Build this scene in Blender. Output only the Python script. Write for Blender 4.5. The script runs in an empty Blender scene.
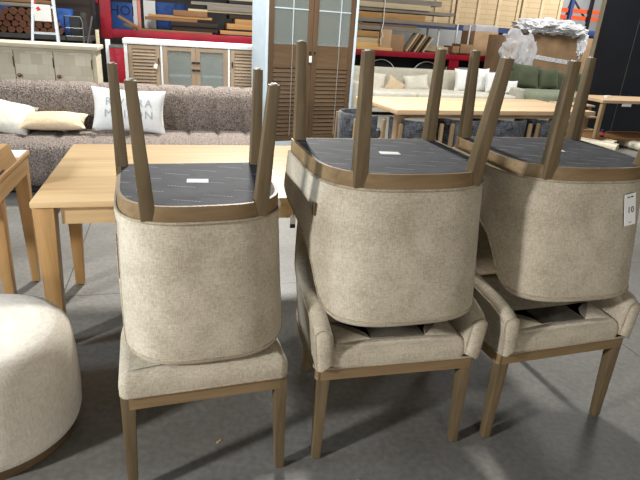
import bpy, bmesh, math, random
from mathutils import Vector, Matrix, noise
random.seed(7)
COL = bpy.context.scene.collection
PI = math.pi

# ------------------------------------------------------------------ survey of the place
CAM_F, CAM_H, CAM_PITCH, CAM_ROLL = 531.64, 1.5225, math.radians(21.8586), math.radians(3.8392)
TH = math.radians(16.0)                      # the aisle: almost all furniture stands square to it
UX, UY = math.cos(TH), math.sin(TH)

def F(a, b, z=0.0):                          # aisle coordinates (along, across, up) -> world
    return Vector((a*UX - b*UY, a*UY + b*UX, z))

def sight(u, v):
    p, q = (u-320)/CAM_F, (v-240)/CAM_F
    x = p*math.cos(CAM_ROLL) + q*math.sin(CAM_ROLL)
    y = -p*math.sin(CAM_ROLL) + q*math.cos(CAM_ROLL)
    c, s = math.cos(CAM_PITCH), math.sin(CAM_PITCH)
    return Vector((x, c - y*s, -s - y*c))

def meas(u, v, b):                           # where a measured sight line meets the row at depth b: (a, z)
    d = sight(u, v)
    t = b/(-d.x*UY + d.y*UX)
    return (d.x*UX + d.y*UY)*t, CAM_H + d.z*t

# ------------------------------------------------------------------ materials
MAT = {}
def lin(c):
    return tuple(((v/255)/12.92 if v/255 <= .04045 else ((v/255+.055)/1.055)**2.4) for v in c) + (1,)

def base_mat(name, rough=.6, metal=0.0, spec=.4):
    m = bpy.data.materials.new(name); m.use_nodes = True
    nt = m.node_tree; b = nt.nodes['Principled BSDF']
    b.inputs['Roughness'].default_value = rough
    b.inputs['Metallic'].default_value = metal
    b.inputs['Specular IOR Level'].default_value = spec
    MAT[name] = m
    return m, nt, b

def node(nt, kind, **kw):
    n = nt.nodes.new(kind)
    for k, v in kw.items():
        if k in n.inputs: n.inputs[k].default_value = v
        else: setattr(n, k, v)
    return n

def ramp(nt, stops):
    r = nt.nodes.new('ShaderNodeValToRGB')
    els = r.color_ramp.elements
    while len(els) < len(stops): els.new(.5)
    for e, (p, c) in zip(els, stops): e.position = p; e.color = lin(c)
    return r

def coords(nt, scale=(1, 1, 1), rot=(0, 0, 0)):
    t = nt.nodes.new('ShaderNodeTexCoord')
    mp = nt.nodes.new('ShaderNodeMapping'); mp.inputs['Scale'].default_value = scale; mp.inputs['Rotation'].default_value = rot
    nt.links.new(t.outputs['Object'], mp.inputs['Vector'])
    return mp

def plain(name, c, rough=.6, metal=0.0, var=.12, scale=6, spec=.4):
    m, nt, b = base_mat(name, rough, metal, spec)
    mp = coords(nt); n = node(nt, 'ShaderNodeTexNoise', Scale=scale, Detail=4.0)
    r = ramp(nt, [(.3, tuple(v*(1-var) for v in c)), (.7, tuple(min(255, v*(1+var*.5)) for v in c))])
    nt.links.new(mp.outputs[0], n.inputs['Vector']); nt.links.new(n.outputs['Fac'], r.inputs['Fac'])
    nt.links.new(r.outputs[0], b.inputs['Base Color'])
    return m

def wood(name, c1, c2, axis='x', scale=1.0, rough=.5, bump=.08, spec=.35):
    m, nt, b = base_mat(name, rough, 0, spec)
    s = {'x': (1.6, 22, 22), 'y': (22, 1.6, 22), 'z': (22, 22, 1.6)}[axis]
    mp = coords(nt, tuple(v*scale for v in s))
    n = node(nt, 'ShaderNodeTexNoise', Scale=1.4, Detail=6.0, Roughness=.62, Distortion=.5)
    mp2 = coords(nt, tuple(v*scale*.16 for v in s))
    n2 = node(nt, 'ShaderNodeTexNoise', Scale=1.3, Detail=2.0)
    mix = node(nt, 'ShaderNodeMath', operation='ADD'); mul = node(nt, 'ShaderNodeMath', operation='MULTIPLY'); mul.inputs[1].default_value = .5
    nt.links.new(mp.outputs[0], n.inputs['Vector']); nt.links.new(mp2.outputs[0], n2.inputs['Vector'])
    nt.links.new(n.outputs['Fac'], mix.inputs[0]); nt.links.new(n2.outputs['Fac'], mix.inputs[1]); nt.links.new(mix.outputs[0], mul.inputs[0])
    r = ramp(nt, [(.34, c1), (.66, c2)])
    nt.links.new(mul.outputs[0], r.inputs['Fac']); nt.links.new(r.outputs[0], b.inputs['Base Color'])
    bp = node(nt, 'ShaderNodeBump', Strength=bump, Distance=.004)
    nt.links.new(n.outputs['Fac'], bp.inputs['Height']); nt.links.new(bp.outputs[0], b.inputs['Normal'])
    return m

def weave(name, c1, c2, fine=170, rough=.95, bump=.35, patch=5):
    m, nt, b = base_mat(name, rough, 0, .15)
    mh = coords(nt, (fine*.25, fine*.25, fine*1.3)); mv = coords(nt, (fine*1.1, fine*1.1, fine*.22))
    nh = node(nt, 'ShaderNodeTexNoise', Scale=1.0, Detail=2.0); nv = node(nt, 'ShaderNodeTexNoise', Scale=1.0, Detail=2.0)
    mp = coords(nt); np_ = node(nt, 'ShaderNodeTexNoise', Scale=patch, Detail=3.0)
    nt.links.new(mh.outputs[0], nh.inputs['Vector']); nt.links.new(mv.outputs[0], nv.inputs['Vector']); nt.links.new(mp.outputs[0], np_.inputs['Vector'])
    a1 = node(nt, 'ShaderNodeMath', operation='ADD'); a2 = node(nt, 'ShaderNodeMath', operation='ADD'); d = node(nt, 'ShaderNodeMath', operation='MULTIPLY'); d.inputs[1].default_value = 1/3
    nt.links.new(nh.outputs['Fac'], a1.inputs[0]); nt.links.new(nv.outputs['Fac'], a1.inputs[1]); nt.links.new(a1.outputs[0], a2.inputs[0]); nt.links.new(np_.outputs['Fac'], a2.inputs[1]); nt.links.new(a2.outputs[0], d.inputs[0])
    r = ramp(nt, [(.38, c1), (.62, c2)])
    nt.links.new(d.outputs[0], r.inputs['Fac']); nt.links.new(r.outputs[0], b.inputs['Base Color'])
    bp = node(nt, 'ShaderNodeBump', Strength=bump, Distance=.002)
    nt.links.new(a1.outputs[0], bp.inputs['Height']); nt.links.new(bp.outputs[0], b.inputs['Normal'])
    b.inputs['Sheen Weight'].default_value = .15
    return m

def boucle(name, c1, c2, scale=55, bump=.9):
    m, nt, b = base_mat(name, 1.0, 0, .1)
    mp = coords(nt); v = node(nt, 'ShaderNodeTexVoronoi', Scale=scale); n = node(nt, 'ShaderNodeTexNoise', Scale=scale*1.3, Detail=3.0)
    nt.links.new(mp.outputs[0], v.inputs['Vector']); nt.links.new(mp.outputs[0], n.inputs['Vector'])
    sub = node(nt, 'ShaderNodeMath', operation='SUBTRACT'); nt.links.new(n.outputs['Fac'], sub.inputs[0]); 
    half = node(nt, 'ShaderNodeMath', operation='MULTIPLY'); half.inputs[1].default_value = .35
    nt.links.new(v.outputs['Distance'], half.inputs[0]); nt.links.new(half.outputs[0], sub.inputs[1])
    r = ramp(nt, [(.12, c1), (.5, c2)])
    nt.links.new(sub.outputs[0], r.inputs['Fac']); nt.links.new(r.outputs[0], b.inputs['Base Color'])
    bp = node(nt, 'ShaderNodeBump', Strength=bump, Distance=.02)
    nt.links.new(sub.outputs[0], bp.inputs['Height']); nt.links.new(bp.outputs[0], b.inputs['Normal'])
    return m

weave('chair_fabric', (160, 149, 128), (200, 189, 168), fine=240, bump=.2, patch=9)
weave('piping_fabric', (134, 121, 98), (186, 172, 146), fine=200)
wood('chair_wood', (84, 70, 48), (124, 106, 78), 'z', 1.6, .55)
wood('rail_wood', (112, 90, 60), (150, 126, 92), 'x', 1.3, .5)
wood('oak_x', (184, 150, 106), (218, 188, 142), 'x', .8, .42)
wood('oak_y', (174, 134, 86), (208, 172, 122), 'y', .8, .45)
wood('oak_z', (150, 112, 66), (192, 152, 100), 'z', .9, .5)
wood('blond_x', (178, 146, 110), (210, 182, 148), 'x', .7, .5)
wood('blond_z', (128, 104, 76), (170, 146, 112), 'z', .8, .5)
wood('brown_door_z', (76, 58, 42), (106, 84, 61), 'z', .7, .6)
wood('brown_door_x', (80, 62, 44), (112, 90, 66), 'x', .7, .6)
wood('louver_x', (138, 118, 96), (172, 152, 128), 'x', .7, .6)
wood('louver_z', (134, 114, 92), (168, 148, 124), 'z', .7, .6)
wood('plank_grey', (108, 102, 92), (156, 148, 134), 'x', .5, .7)
wood('plank_pale', (176, 158, 126), (214, 198, 166), 'x', .5, .7)
wood('plank_orange', (150, 108, 62), (200, 156, 100), 'x', .5, .7)
wood('plank_dark', (34, 28, 24), (66, 54, 44), 'x', .5, .8)
wood('plank_yellow', (196, 158, 96), (224, 188, 126), 'x', .5, .7)
wood('plank_brown', (112, 80, 50), (156, 118, 78), 'x', .5, .7)
wood('log_brown', (66, 40, 26), (120, 78, 52), 'x', .8, .8)
plain('white_paint', (226, 228, 226), .45, var=.03)
plain('cool_white', (206, 222, 232), .4, var=.03)
plain('interior_grey', (150, 154, 148), .6, var=.03)
plain('paper', (238, 238, 234), .6, var=.03)
plain('ink', (40, 38, 40), .6, var=.02)
plain('grey_print', (176, 180, 182), .8, var=.02)
plain('red_steel', (150, 20, 40), .4, var=.15, scale=3)
plain('black_steel', (26, 26, 30), .5, var=.2)
plain('grey_steel', (122, 122, 120), .4, .6, var=.15)
plain('aluminium', (196, 204, 208), .35, .3, var=.06)
plain('dark_shelf', (62, 60, 58), .7, var=.2)
plain('blue_tarp', (30, 78, 150), .5, var=.3, scale=9)
plain('blue_sign', (38, 84, 158), .5, var=.08)
plain('navy', (14, 26, 66), .5, var=.05)
plain('pink_board', (236, 150, 132), .6, var=.05)
plain('orange_steel', (232, 92, 52), .45, var=.08)
plain('blue_steel', (52, 70, 122), .5, var=.1)
plain('cardboard', (156, 126, 94), .8, var=.1, scale=3)
plain('cardboard_pale', (190, 158, 122), .8, var=.1, scale=3)
plain('black_panel', (30, 33, 40), .55, var=.1, scale=2)
plain('beige_trim', (150, 136, 112), .6, var=.05)
plain('rubber', (22, 22, 22), .8, var=.15)
plain('grey_wall_paint', (168, 170, 170), .8, var=.06, scale=1)
plain('knob_brass', (120, 92, 62), .4, .7, var=.05)
plain('dark_metal', (58, 52, 46), .4, .6, var=.05)
plain('nylon_glide', (188, 182, 168), .5, var=.05)
plain('tab_brown', (92, 70, 44), .7, var=.1)
plain('sticker_red', (216, 62, 54), .6, var=.05)
plain('seal_tape', (222, 222, 222), .4, var=.3, scale=40)
weave('cream_fabric', (196, 190, 174), (226, 222, 208), fine=120)
weave('pouf_fabric', (206, 197, 182), (234, 226, 212), fine=160, bump=.5)
weave('white_fabric', (222, 224, 222), (242, 242, 238), fine=150, bump=.2)
weave('beige_fabric', (186, 164, 132), (214, 196, 166), fine=150, bump=.2)
weave('grey_sofa_fabric', (170, 166, 150), (198, 194, 178), fine=110)
weave('green_fabric', (66, 72, 54), (94, 100, 78), fine=120)
weave('green_pale_fabric', (124, 130, 108), (152, 158, 134), fine=120)
weave('rug_cream', (200, 190, 168), (230, 222, 204), fine=90)
weave('tweed_dark', (30, 32, 36), (96, 98, 103), fine=70, patch=14)
boucle('sofa_boucle', (80, 71, 65), (158, 146, 137), 75, .8)

def concrete():
    m, nt, b = base_mat('concrete', .42, 0, .45)
    mp = coords(nt)
    n1 = node(nt, 'ShaderNodeTexNoise', Scale=.9, Detail=8.0, Roughness=.65); n2 = node(nt, 'ShaderNodeTexNoise', Scale=38.0, Detail=3.0)
    n3 = node(nt, 'ShaderNodeTexVoronoi', Scale=.35)
    for n in (n1, n2, n3): nt.links.new(mp.outputs[0], n.inputs['Vector'])
    r1 = ramp(nt, [(.3, (103, 101, 95)), (.7, (140, 137, 130))])
    r2 = ramp(nt, [(.35, (196, 196, 196)), (.65, (255, 255, 255))])
    nt.links.new(n1.outputs['Fac'], r1.inputs['Fac']); nt.links.new(n2.outputs['Fac'], r2.inputs['Fac'])
    mx = nt.nodes.new('ShaderNodeMix'); mx.data_type = 'RGBA'; mx.blend_type = 'MULTIPLY'; mx.inputs['Factor'].default_value = .5
    nt.links.new(r1.outputs[0], mx.inputs['A']); nt.links.new(r2.outputs[0], mx.inputs['B'])
    # saw-cut joints every 3 m, square to the aisle
    mj = coords(nt, (1/3, 1/3, 1), (0, 0, -TH)); mj.inputs['Location'].default_value = (.22, .015, 0)
    sp = nt.nodes.new('ShaderNodeSeparateXYZ'); nt.links.new(mj.outputs[0], sp.inputs[0])
    lines = []
    for ax in ('X', 'Y'):
        fr = node(nt, 'ShaderNodeMath', operation='FRACT'); lt = node(nt, 'ShaderNodeMath', operation='LESS_THAN'); lt.inputs[1].default_value = .0022
        nt.links.new(sp.outputs[ax], fr.inputs[0]); nt.links.new(fr.outputs[0], lt.inputs[0]); lines.append(lt)
    mxm = node(nt, 'ShaderNodeMath', operation='MAXIMUM'); nt.links.new(lines[0].outputs[0], mxm.inputs[0]); nt.links.new(lines[1].outputs[0], mxm.inputs[1])
    mx2 = nt.nodes.new('ShaderNodeMix'); mx2.data_type = 'RGBA'; mx2.inputs['B'].default_value = lin((60, 58, 55))
    nt.links.new(mxm.outputs[0], mx2.inputs['Factor']); nt.links.new(mx.outputs['Result'], mx2.inputs['A'])
    nt.links.new(mx2.outputs['Result'], b.inputs['Base Color'])
    rr = node(nt, 'ShaderNodeMapRange'); rr.inputs['To Min'].default_value = .34; rr.inputs['To Max'].default_value = .6
    nt.links.new(n1.outputs['Fac'], rr.inputs['Value']); nt.links.new(rr.outputs[0], b.inputs['Roughness'])
    return m
concrete()

def dust_cover_mat():
    m, nt, b = base_mat('dust_cover_cloth', .75, 0, .3)
    mp = coords(nt, (1, 1, 1), (0, 0, math.radians(-20)))
    sp = nt.nodes.new('ShaderNodeSeparateXYZ'); nt.links.new(mp.outputs[0], sp.inputs[0])
    def M(op, a, bb):
        n = node(nt, 'ShaderNodeMath', operation=op)
        for i, v in enumerate((a, bb)):
            if v is None: continue
            if isinstance(v, (int, float)): n.inputs[i].default_value = v
            else: nt.links.new(v, n.inputs[i])
        return n.outputs[0]
    rows = M('MULTIPLY', sp.outputs['Y'], 14.0)
    rowi = M('FLOOR', rows, None); rowf = M('FRACT', rows, None)
    thin = M('LESS_THAN', rowf, .075)
    xs = M('ADD', M('MULTIPLY', sp.outputs['X'], 4.6), M('MULTIPLY', rowi, .37))
    seg = M('LESS_THAN', M('FRACT', xs, None), .42)
    let = M('GREATER_THAN', M('FRACT', M('MULTIPLY', sp.outputs['X'], 95.0), None), .3)
    mask = M('MULTIPLY', M('MULTIPLY', thin, seg), let)
    n = node(nt, 'ShaderNodeTexNoise', Scale=14.0, Detail=4.0); mq = coords(nt); nt.links.new(mq.outputs[0], n.inputs['Vector'])
    r = ramp(nt, [(.3, (36, 37, 40)), (.75, (62, 63, 68))]); nt.links.new(n.outputs['Fac'], r.inputs['Fac'])
    mx = nt.nodes.new('ShaderNodeMix'); mx.data_type = 'RGBA'; mx.inputs['B'].default_value = lin((150, 150, 152))
    nt.links.new(M('MULTIPLY', mask, .75), mx.inputs['Factor']); nt.links.new(r.outputs[0], mx.inputs['A']); nt.links.new(mx.outputs['Result'], b.inputs['Base Color'])
    bp = node(nt, 'ShaderNodeBump', Strength=.15, Distance=.01); nt.links.new(n.outputs['Fac'], bp.inputs['Height']); nt.links.new(bp.outputs[0], b.inputs['Normal'])
dust_cover_mat()

def limewash():
    m, nt, b = base_mat('limed_parquet', .75, 0, .2)
    mp = coords(nt, (7.5, 7.5, 7.5)); v = nt.nodes.new('ShaderNodeTexBrick')
    mp.inputs['Rotation'].default_value = (math.radians(90), 0, 0)
    v.inputs['Color1'].default_value = lin((170, 162, 144)); v.inputs['Color2'].default_value = lin((190, 183, 165)); v.inputs['Mortar'].default_value = lin((166, 157, 138))
    v.inputs['Scale'].default_value = 1.0; v.inputs['Mortar Size'].default_value = .012; v.inputs['Brick Width'].default_value = .8; v.inputs['Row Height'].default_value = .8
    nt.links.new(mp.outputs[0], v.inputs['Vector']); nt.links.new(v.outputs['Color'], b.inputs['Base Color'])
limewash()
plain('limed_frame', (186, 177, 154), .7, var=.06)

def glass(name, c, rough=.05, alpha=.35):
    m, nt, b = base_mat(name, rough, 0, .6)
    b.inputs['Base Color'].default_value = lin(c); b.inputs['Alpha'].default_value = alpha
glass('cabinet_glass', (150, 158, 152), .06, .4)
glass('film_clear', (244, 244, 246), .25, .45)
glass('film_white', (246, 246, 248), .4, .88)

def crate_ply():
    m, nt, b = base_mat('crate_ply', .7, 0, .25)
    mp = coords(nt, (1.1, 1.1, 1.1)); mp.inputs['Rotation'].default_value = (math.radians(90), 0, 0)
    br = nt.nodes.new('ShaderNodeTexBrick')
    br.inputs['Color1'].default_value = lin((206, 184, 148)); br.inputs['Color2'].default_value = lin((198, 175, 138)); br.inputs['Mortar'].default_value = lin((184, 160, 122))
    br.inputs['Scale'].default_value = 1.0; br.inputs['Mortar Size'].default_value = .012; br.inputs['Brick Width'].default_value = 1.6; br.inputs['Row Height'].default_value = .16
    nt.links.new(mp.outputs[0], br.inputs['Vector']); nt.links.new(br.outputs['Color'], b.inputs['Base Color'])
crate_ply()
plain('batten_ply', (212, 190, 154), .7, var=.08)

# ------------------------------------------------------------------ mesh helpers
class MB:
    def __init__(s): s.bm = bmesh.new()
    def box(s, x0, x1, y0, y1, z0, z1, bev=0.0):
        vs = [s.bm.verts.new(p) for p in [(x0,y0,z0),(x1,y0,z0),(x1,y1,z0),(x0,y1,z0),(x0,y0,z1),(x1,y0,z1),(x1,y1,z1),(x0,y1,z1)]]
        fs = [s.bm.faces.new([vs[i] for i in q]) for q in [(3,2,1,0),(4,5,6,7),(0,1,5,4),(1,2,6,5),(2,3,7,6),(3,0,4,7)]]
        if bev > 0:
            es = list({e for f in fs for e in f.edges})
            bmesh.ops.bevel(s.bm, geom=es, offset=bev, segments=2, profile=.6, affect='EDGES')
        return s
    def hull8(s, bot, top, bev=0.0):          # two quads joined into a block
        vs = [s.bm.verts.new(p) for p in list(bot)+list(top)]
        fs = [s.bm.faces.new([vs[i] for i in q]) for q in [(3,2,1,0),(4,5,6,7),(0,1,5,4),(1,2,6,5),(2,3,7,6),(3,0,4,7)]]
        if bev > 0:
            es = list({e for f in fs for e in f.edges})
            bmesh.ops.bevel(s.bm, geom=es, offset=bev, segments=2, profile=.6, affect='EDGES')
        return s
    def bar(s, p, q, w, h=None, bev=0.0):     # square bar between two points
        p, q = Vector(p), Vector(q); h = h or w
        d = (q-p).normalized(); up = Vector((0,0,1)) if abs(d.z) < .95 else Vector((0,1,0))
        r = d.cross(up).normalized(); u = r.cross(d).normalized()
        c = [r*(-w/2)+u*(-h/2), r*(w/2)+u*(-h/2), r*(w/2)+u*(h/2), r*(-w/2)+u*(h/2)]
        return s.hull8([p+k for k in c], [q+k for k in c], bev)
    def tube(s, pts, r, n=8, closed=False, caps=True):
        pts = [Vector(p) for p in pts]; rings = []; N = len(pts)
        prev = None
        for i, p in enumerate(pts):
            a = pts[(i-1) % N] if (closed or i > 0) else p
            b = pts[(i+1) % N] if (closed or i < N-1) else p
            d = (b-a).normalized()
            if prev is None:
                ref = Vector((0,0,1)) if abs(d.z) < .9 else Vector((1,0,0))
                x = d.cross(ref).normalized()
            else:
                x = (prev - d*prev.dot(d)).normalized()
            prev = x; y = d.cross(x)
            rr = r[i] if isinstance(r, (list, tuple)) else r
            rings.append([s.bm.verts.new(p + x*rr*math.cos(2*PI*k/n) + y*rr*math.sin(2*PI*k/n)) for k in range(n)])
        M = N if closed else N-1
        for i in range(M):
            A, B = rings[i], rings[(i+1) % N]
            for k in range(n):
                s.bm.faces.new([A[k], A[(k+1) % n], B[(k+1) % n], B[k]])
        if caps and not closed:
            s.bm.faces.new(rings[0][::-1]); s.bm.faces.new(rings[-1])
        return s
    def loft(s, loops, cap_bot=True, cap_top=True, closed=True):   # stacked loops of equal length
        rings = [[s.bm.verts.new(p) for p in L] for L in loops]
        for A, B in zip(rings, rings[1:]):
            n = len(A)
            for k in range(n if closed else n-1):
                s.bm.faces.new([A[k], A[(k+1) % n], B[(k+1) % n], B[k]])
        if cap_bot: s.bm.faces.new(rings[0][::-1])
        if cap_top: s.bm.faces.new(rings[-1])
        return s
    def lathe(s, prof, n=40, cx=0, cy=0):
        return s.loft([[(cx+r*math.cos(2*PI*k/n), cy+r*math.sin(2*PI*k/n), z) for k in range(n)] for r, z in prof])
    def prism(s, poly, y0, y1, axis='y'):     # polygon in x-z swept along y
        f = (lambda p, y: (p[0], y, p[1])) if axis == 'y' else (lambda p, y: (y, p[0], p[1]))
        return s.loft([[f(p, y0) for p in poly], [f(p, y1) for p in poly]])
    def build(s, name, mat, parent=None, smooth=35, loc=None, rz=0):
        bmesh.ops.recalc_face_normals(s.bm, faces=s.bm.faces[:])
        me = bpy.data.meshes.new(name); s.bm.to_mesh(me); s.bm.free()
        if smooth:
            me.shade_smooth(); me.set_sharp_from_angle(angle=math.radians(smooth))
        me.materials.append(MAT[mat])
        o = bpy.data.objects.new(name, me); COL.objects.link(o)
        if parent: o.parent = parent
        if loc is not None: o.location = loc
        o.rotation_euler.z = rz
        return o

def tag(o, label=None, cat=None, group=None, kind=None):
    if label: o['label'] = label
    if cat: o['category'] = cat
    if group: o['group'] = group
    if kind: o['kind'] = kind
    return o

def thing(name, loc, rz, label, cat, group=None):
    o = bpy.data.objects.new(name, None); o.empty_display_size = .1; COL.objects.link(o)
    o.location = loc; o.rotation_euler.z = rz
    return tag(o, label, cat, group)

def kids(o): return [c for c in bpy.data.objects if c.parent == o]
def copy_tree(o, parent=None):
    c = o.copy(); COL.objects.link(c)
    if parent: c.parent = parent
    for ch in kids(o): copy_tree(ch, c)
    return c

def letters(txt, size, mat, name, parent, M, depth=.0006, bend=None, spacing=1.0):
    cu = bpy.data.curves.new(name, 'FONT'); cu.body = txt; cu.size = size; cu.align_x = 'CENTER'; cu.align_y = 'CENTER'; cu.extrude = depth; cu.space_character = spacing; cu.resolution_u = 2
    t = bpy.data.objects.new(name+'_src', cu); COL.objects.link(t)
    dg = bpy.context.evaluated_depsgraph_get(); dg.update()
    me = bpy.data.meshes.new_from_object(t.evaluated_get(dg))
    bpy.data.objects.remove(t)
    for v in me.vertices:
        co = v.co.copy()
        if bend: co = bend(co)
        v.co = M @ co
    me.materials.clear(); me.materials.append(MAT[mat])
    o = bpy.data.objects.new(name, me); COL.objects.link(o)
    if parent: o.parent = parent
    return o

def sstep(a, b, x):
    t = max(0, min(1, (x-a)/(b-a))); return t*t*(3-2*t)

# ------------------------------------------------------------------ camera
cam = bpy.data.cameras.new('camera'); cam.sensor_width = 36; cam.lens = CAM_F*36/640; cam.clip_end = 200
co = bpy.data.objects.new('camera', cam); COL.objects.link(co); bpy.context.scene.camera = co
R = Matrix.Rotation(PI/2 - CAM_PITCH, 4, 'X') @ Matrix.Rotation(CAM_ROLL, 4, 'Z')
co.matrix_world = Matrix.Translation((0, 0, CAM_H)) @ R

# ------------------------------------------------------------------ setting
fl = MB(); fl.box(-16, 26, -5, 26, -.1, 0); tag(fl.build('floor', 'concrete', smooth=0), kind='structure')
bw = MB(); bw.box(-12, 26, 21, 21.2, 0, 8); o = bw.build('wall_back', 'grey_wall_paint', smooth=0); o.rotation_euler.z = TH; tag(o, kind='structure')

# ------------------------------------------------------------------ dining chairs
RAIL0, RAIL1, BACKTOP = .36, .41, .868

def se(hw, yr, ang, n=3.0):
    c, s = math.cos(ang), math.sin(ang)
    return (hw*math.copysign(abs(c)**(2/n), c), yr*abs(s)**(2/n))

def upath(hw, yf, yr, ns=12, nr=56):          # left front -> round the back -> right front
    pts = [(-hw, yf*(1-i/ns)) for i in range(ns)]
    for k in range(nr+1):
        # even steps round the curve
        t = PI*(1-k/nr); t = t + .18*math.sin(4*t)/2
        pts.append(se(hw, yr, t))
    pts += [(hw, yf*(i/ns)) for i in range(1, ns+1)]
    return pts

def inset(pts, d, closed=False):
    out = []; n = len(pts)
    for i in range(n):
        a = pts[(i-1) % n] if (closed or i) else pts[i]; b = pts[(i+1) % n] if (closed or i < n-1) else pts[i]
        dx, dy = b[0]-a[0], b[1]-a[1]; l = math.hypot(dx, dy) or 1
        out.append((pts[i][0] + d*dy/l, pts[i][1] - d*dx/l))
    return out

def ring_outline(hw, yf, yr, rc=.02):
    p = upath(hw, yf+rc, yr)
    # rounded front corners then straight front
    fr = [(hw-rc+rc*math.cos(a), yf+rc-rc*math.sin(a)) for a in (PI/8, PI/4, 3*PI/8, PI/2)]
    mid = [(hw-rc)*(1-2*i/8) for i in range(1, 8)]
    fl_ = [(-x, y) for x, y in fr][::-1]
    return p + fr + [(m, yf) for m in mid] + fl_

def interp(tab, x):
    if x <= tab[0][0]: return tab[0][1]
    for (a, u), (b, v) in zip(tab, tab[1:]):
        if x <= b: return u + (v-u)*((x-a)/(b-a))
    return tab[-1][1]

ARM_H = [(-.27, .575), (-.245, .592), (-.18, .61), (-.08, .622), (.03, .638), (.075, .66), (.105, .69), (.13, .74), (.148, .80), (.163, .843), (.183, .862), (.21, .868)]
SIDE_H = [(.06, .50), (.07, .60), (.08, .70), (.093, .79), (.105, .835), (.12, .858), (.14, .868)]

def make_chair(arm, name, label, group):
    hw, yf, yr = (.308, -.269, .286) if arm else (.262, -.257, .270)
    wf, ff, wr, fr = (.277, -.247, .202, .243) if arm else (.2475, -.235, .172, .231)
    root = thing(name, (0, 0, 0), 0, label, 'chair', group)
    # show-wood rail
    o1 = ring_outline(hw, yf, yr); i1 = inset(o1, .03, True)
    m = MB()
    a = [m.bm.verts.new((x, y, RAIL0)) for x, y in o1]; b = [m.bm.verts.new((x, y, RAIL1)) for x, y in o1]
    c = [m.bm.verts.new((x, y, RAIL0)) for x, y in i1]; d = [m.bm.verts.new((x, y, RAIL1)) for x, y in i1]
    n = len(o1)
    for k in range(n):
        j = (k+1) % n
        for q in ((a[k], a[j], b[j], b[k]), (c[j], c[k], d[k], d[j]), (a[j], a[k], c[k], c[j]), (b[k], b[j], d[j], d[k])): m.bm.faces.new(q)
    m.build('seat_rail', 'rail_wood', root)
    # dust cover with paper label
    m = MB(); i2 = inset(o1, .012, True)
    m.loft([[(x, y, RAIL0-.0006) for x, y in i2], [(x, y, RAIL0+.004) for x, y in i2]])
    dc = m.build('dust_cover', 'dust_cover_cloth', root, smooth=0)
    m = MB(); m.box(-.036, .036, -.02, .02, RAIL0-.0025, RAIL0-.0005)
    lb = m.build('paper_label', 'paper', dc, smooth=0); lb.rotation_euler.z = .12; tag(lb, 'white paper label')
    # legs
    for sx in (-1, 1):
        for front in (1, 0):
            x, y = (sx*wf, ff) if front else (sx*wr, fr)
            tx, ty = (x+sx*.007, y-.0074) if front else (x+sx*.0217, y+.0368)
            z1 = RAIL1-.001 if not front else RAIL1-.001
            ex = (z1-RAIL0)/RAIL0
            bx, by = x-(tx-x)*ex, y-(ty-y)*ex
            h, t = .0225, .0155
            m = MB(); m.hull8([(tx-t, ty-t, .004), (tx+t, ty-t, .004), (tx+t, ty+t, .004), (tx-t, ty+t, .004)],
                              [(bx-h, by-h, z1), (bx+h, by-h, z1), (bx+h, by+h, z1), (bx-h, by+h, z1)], .0018)
            lg = m.build('leg', 'chair_wood', root, smooth=25)
            m = MB(); m.lathe([(.0095, .0), (.011, .002), (.011, .006)], 14, tx, ty)
            tag(m.build('foot_glide', 'nylon_glide', lg), 'pale nylon glide')
    # seat cushion
    cw, cf, cr = (hw-.046, yf-.006, yr-.055) if arm else (hw+.008, yf-.008, yr-.03)
    oc = ring_outline(cw, cf, cr, .03)
    m = MB()
    loops = []
    for z, d_ in ((.411, 0), (.43, -.003), (.452, -.002), (.47, .004), (.482, .014), (.489, .03), (.493, .06), (.4955, .11), (.496, .16)):
        loops.append([(x, y, z) for x, y in inset(oc, d_, True)])
    m.loft(loops); m.build('seat_cushion', 'chair_fabric', root, smooth=60)
    # welt round the foot of the upholstery
    m = MB(); m.tube([(x, y, .4115) for x, y in inset(o1, -.004 if arm else -.006, True)], .0048, 6, closed=True)
    m.build('piping', 'piping_fabric', root)
    # wrapped back
    p = upath(hw+.002, yf, yr+.002)
    if not arm: p = [q for q in p if q[1] >= .055]
    t = .062 if arm else .06
    H = ARM_H if arm else SIDE_H
    q = inset(p, t); N = len(p)
    def section(i, pull=0.0, fwd=0.0):
        P, Q = Vector(p[i]), Vector(q[i]); mid = (P+Q)/2
        P = mid+(P-mid)*(1-pull); Q = mid+(Q-mid)*(1-pull)
        h = interp(H, p[i][1]) - pull*.06
        r = (P-Q).length/2
        w = sstep(-.06, .26, p[i][1])
        out = []
        zb = .4125
        def put(xy, z):
            f = max(0, z-.41)
            fl = .09*f*(1-sstep(.05, .2, p[i][1])) if arm else .015*f*(1-sstep(.1, .26, p[i][1]))
            ww = w if arm else 1.0
            out.append((xy.x + math.copysign(fl, xy.x), xy.y + .082*f/.458*ww - fwd, z))
        top = h - r*.85
        for k in range(7): put(P, zb+(top-zb)*k/6)
        for k in range(1, 7):
            a_ = PI*k/7
            put(mid+(P-mid)*math.cos(a_), top + r*.85*math.sin(a_))
        for k in range(5): put(Q, top+(zb+.02-top)*k/4)
        return out
    secs = [section(i) for i in range(N)]
    if arm:
        secs = [section(0, .5, .024), section(0, .22, .019), section(0, .06, .011)] + secs + [section(N-1, .06, .011), section(N-1, .22, .019), section(N-1, .5, .024)]
    else:
        d0 = Vector(p[0])-Vector(p[1]); 
        secs = [section(0, .35, .012)] + secs + [section(N-1, .35, .012)]
    m = MB(); m.loft(secs); bk = m.build('backrest', 'chair_fabric', root, smooth=70)
    m = MB()
    if arm:
        for s_ in (secs[2], secs[-3]): m.tube([Vector(v) for v in s_], .0035, 6)
    edge = [Vector(s_[6]) for s_ in (secs[3:-3] if arm else secs[1:-1])]
    m.tube(edge, .0036, 6)
    m.build('welt', 'piping_fabric', bk)
    return root

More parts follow.
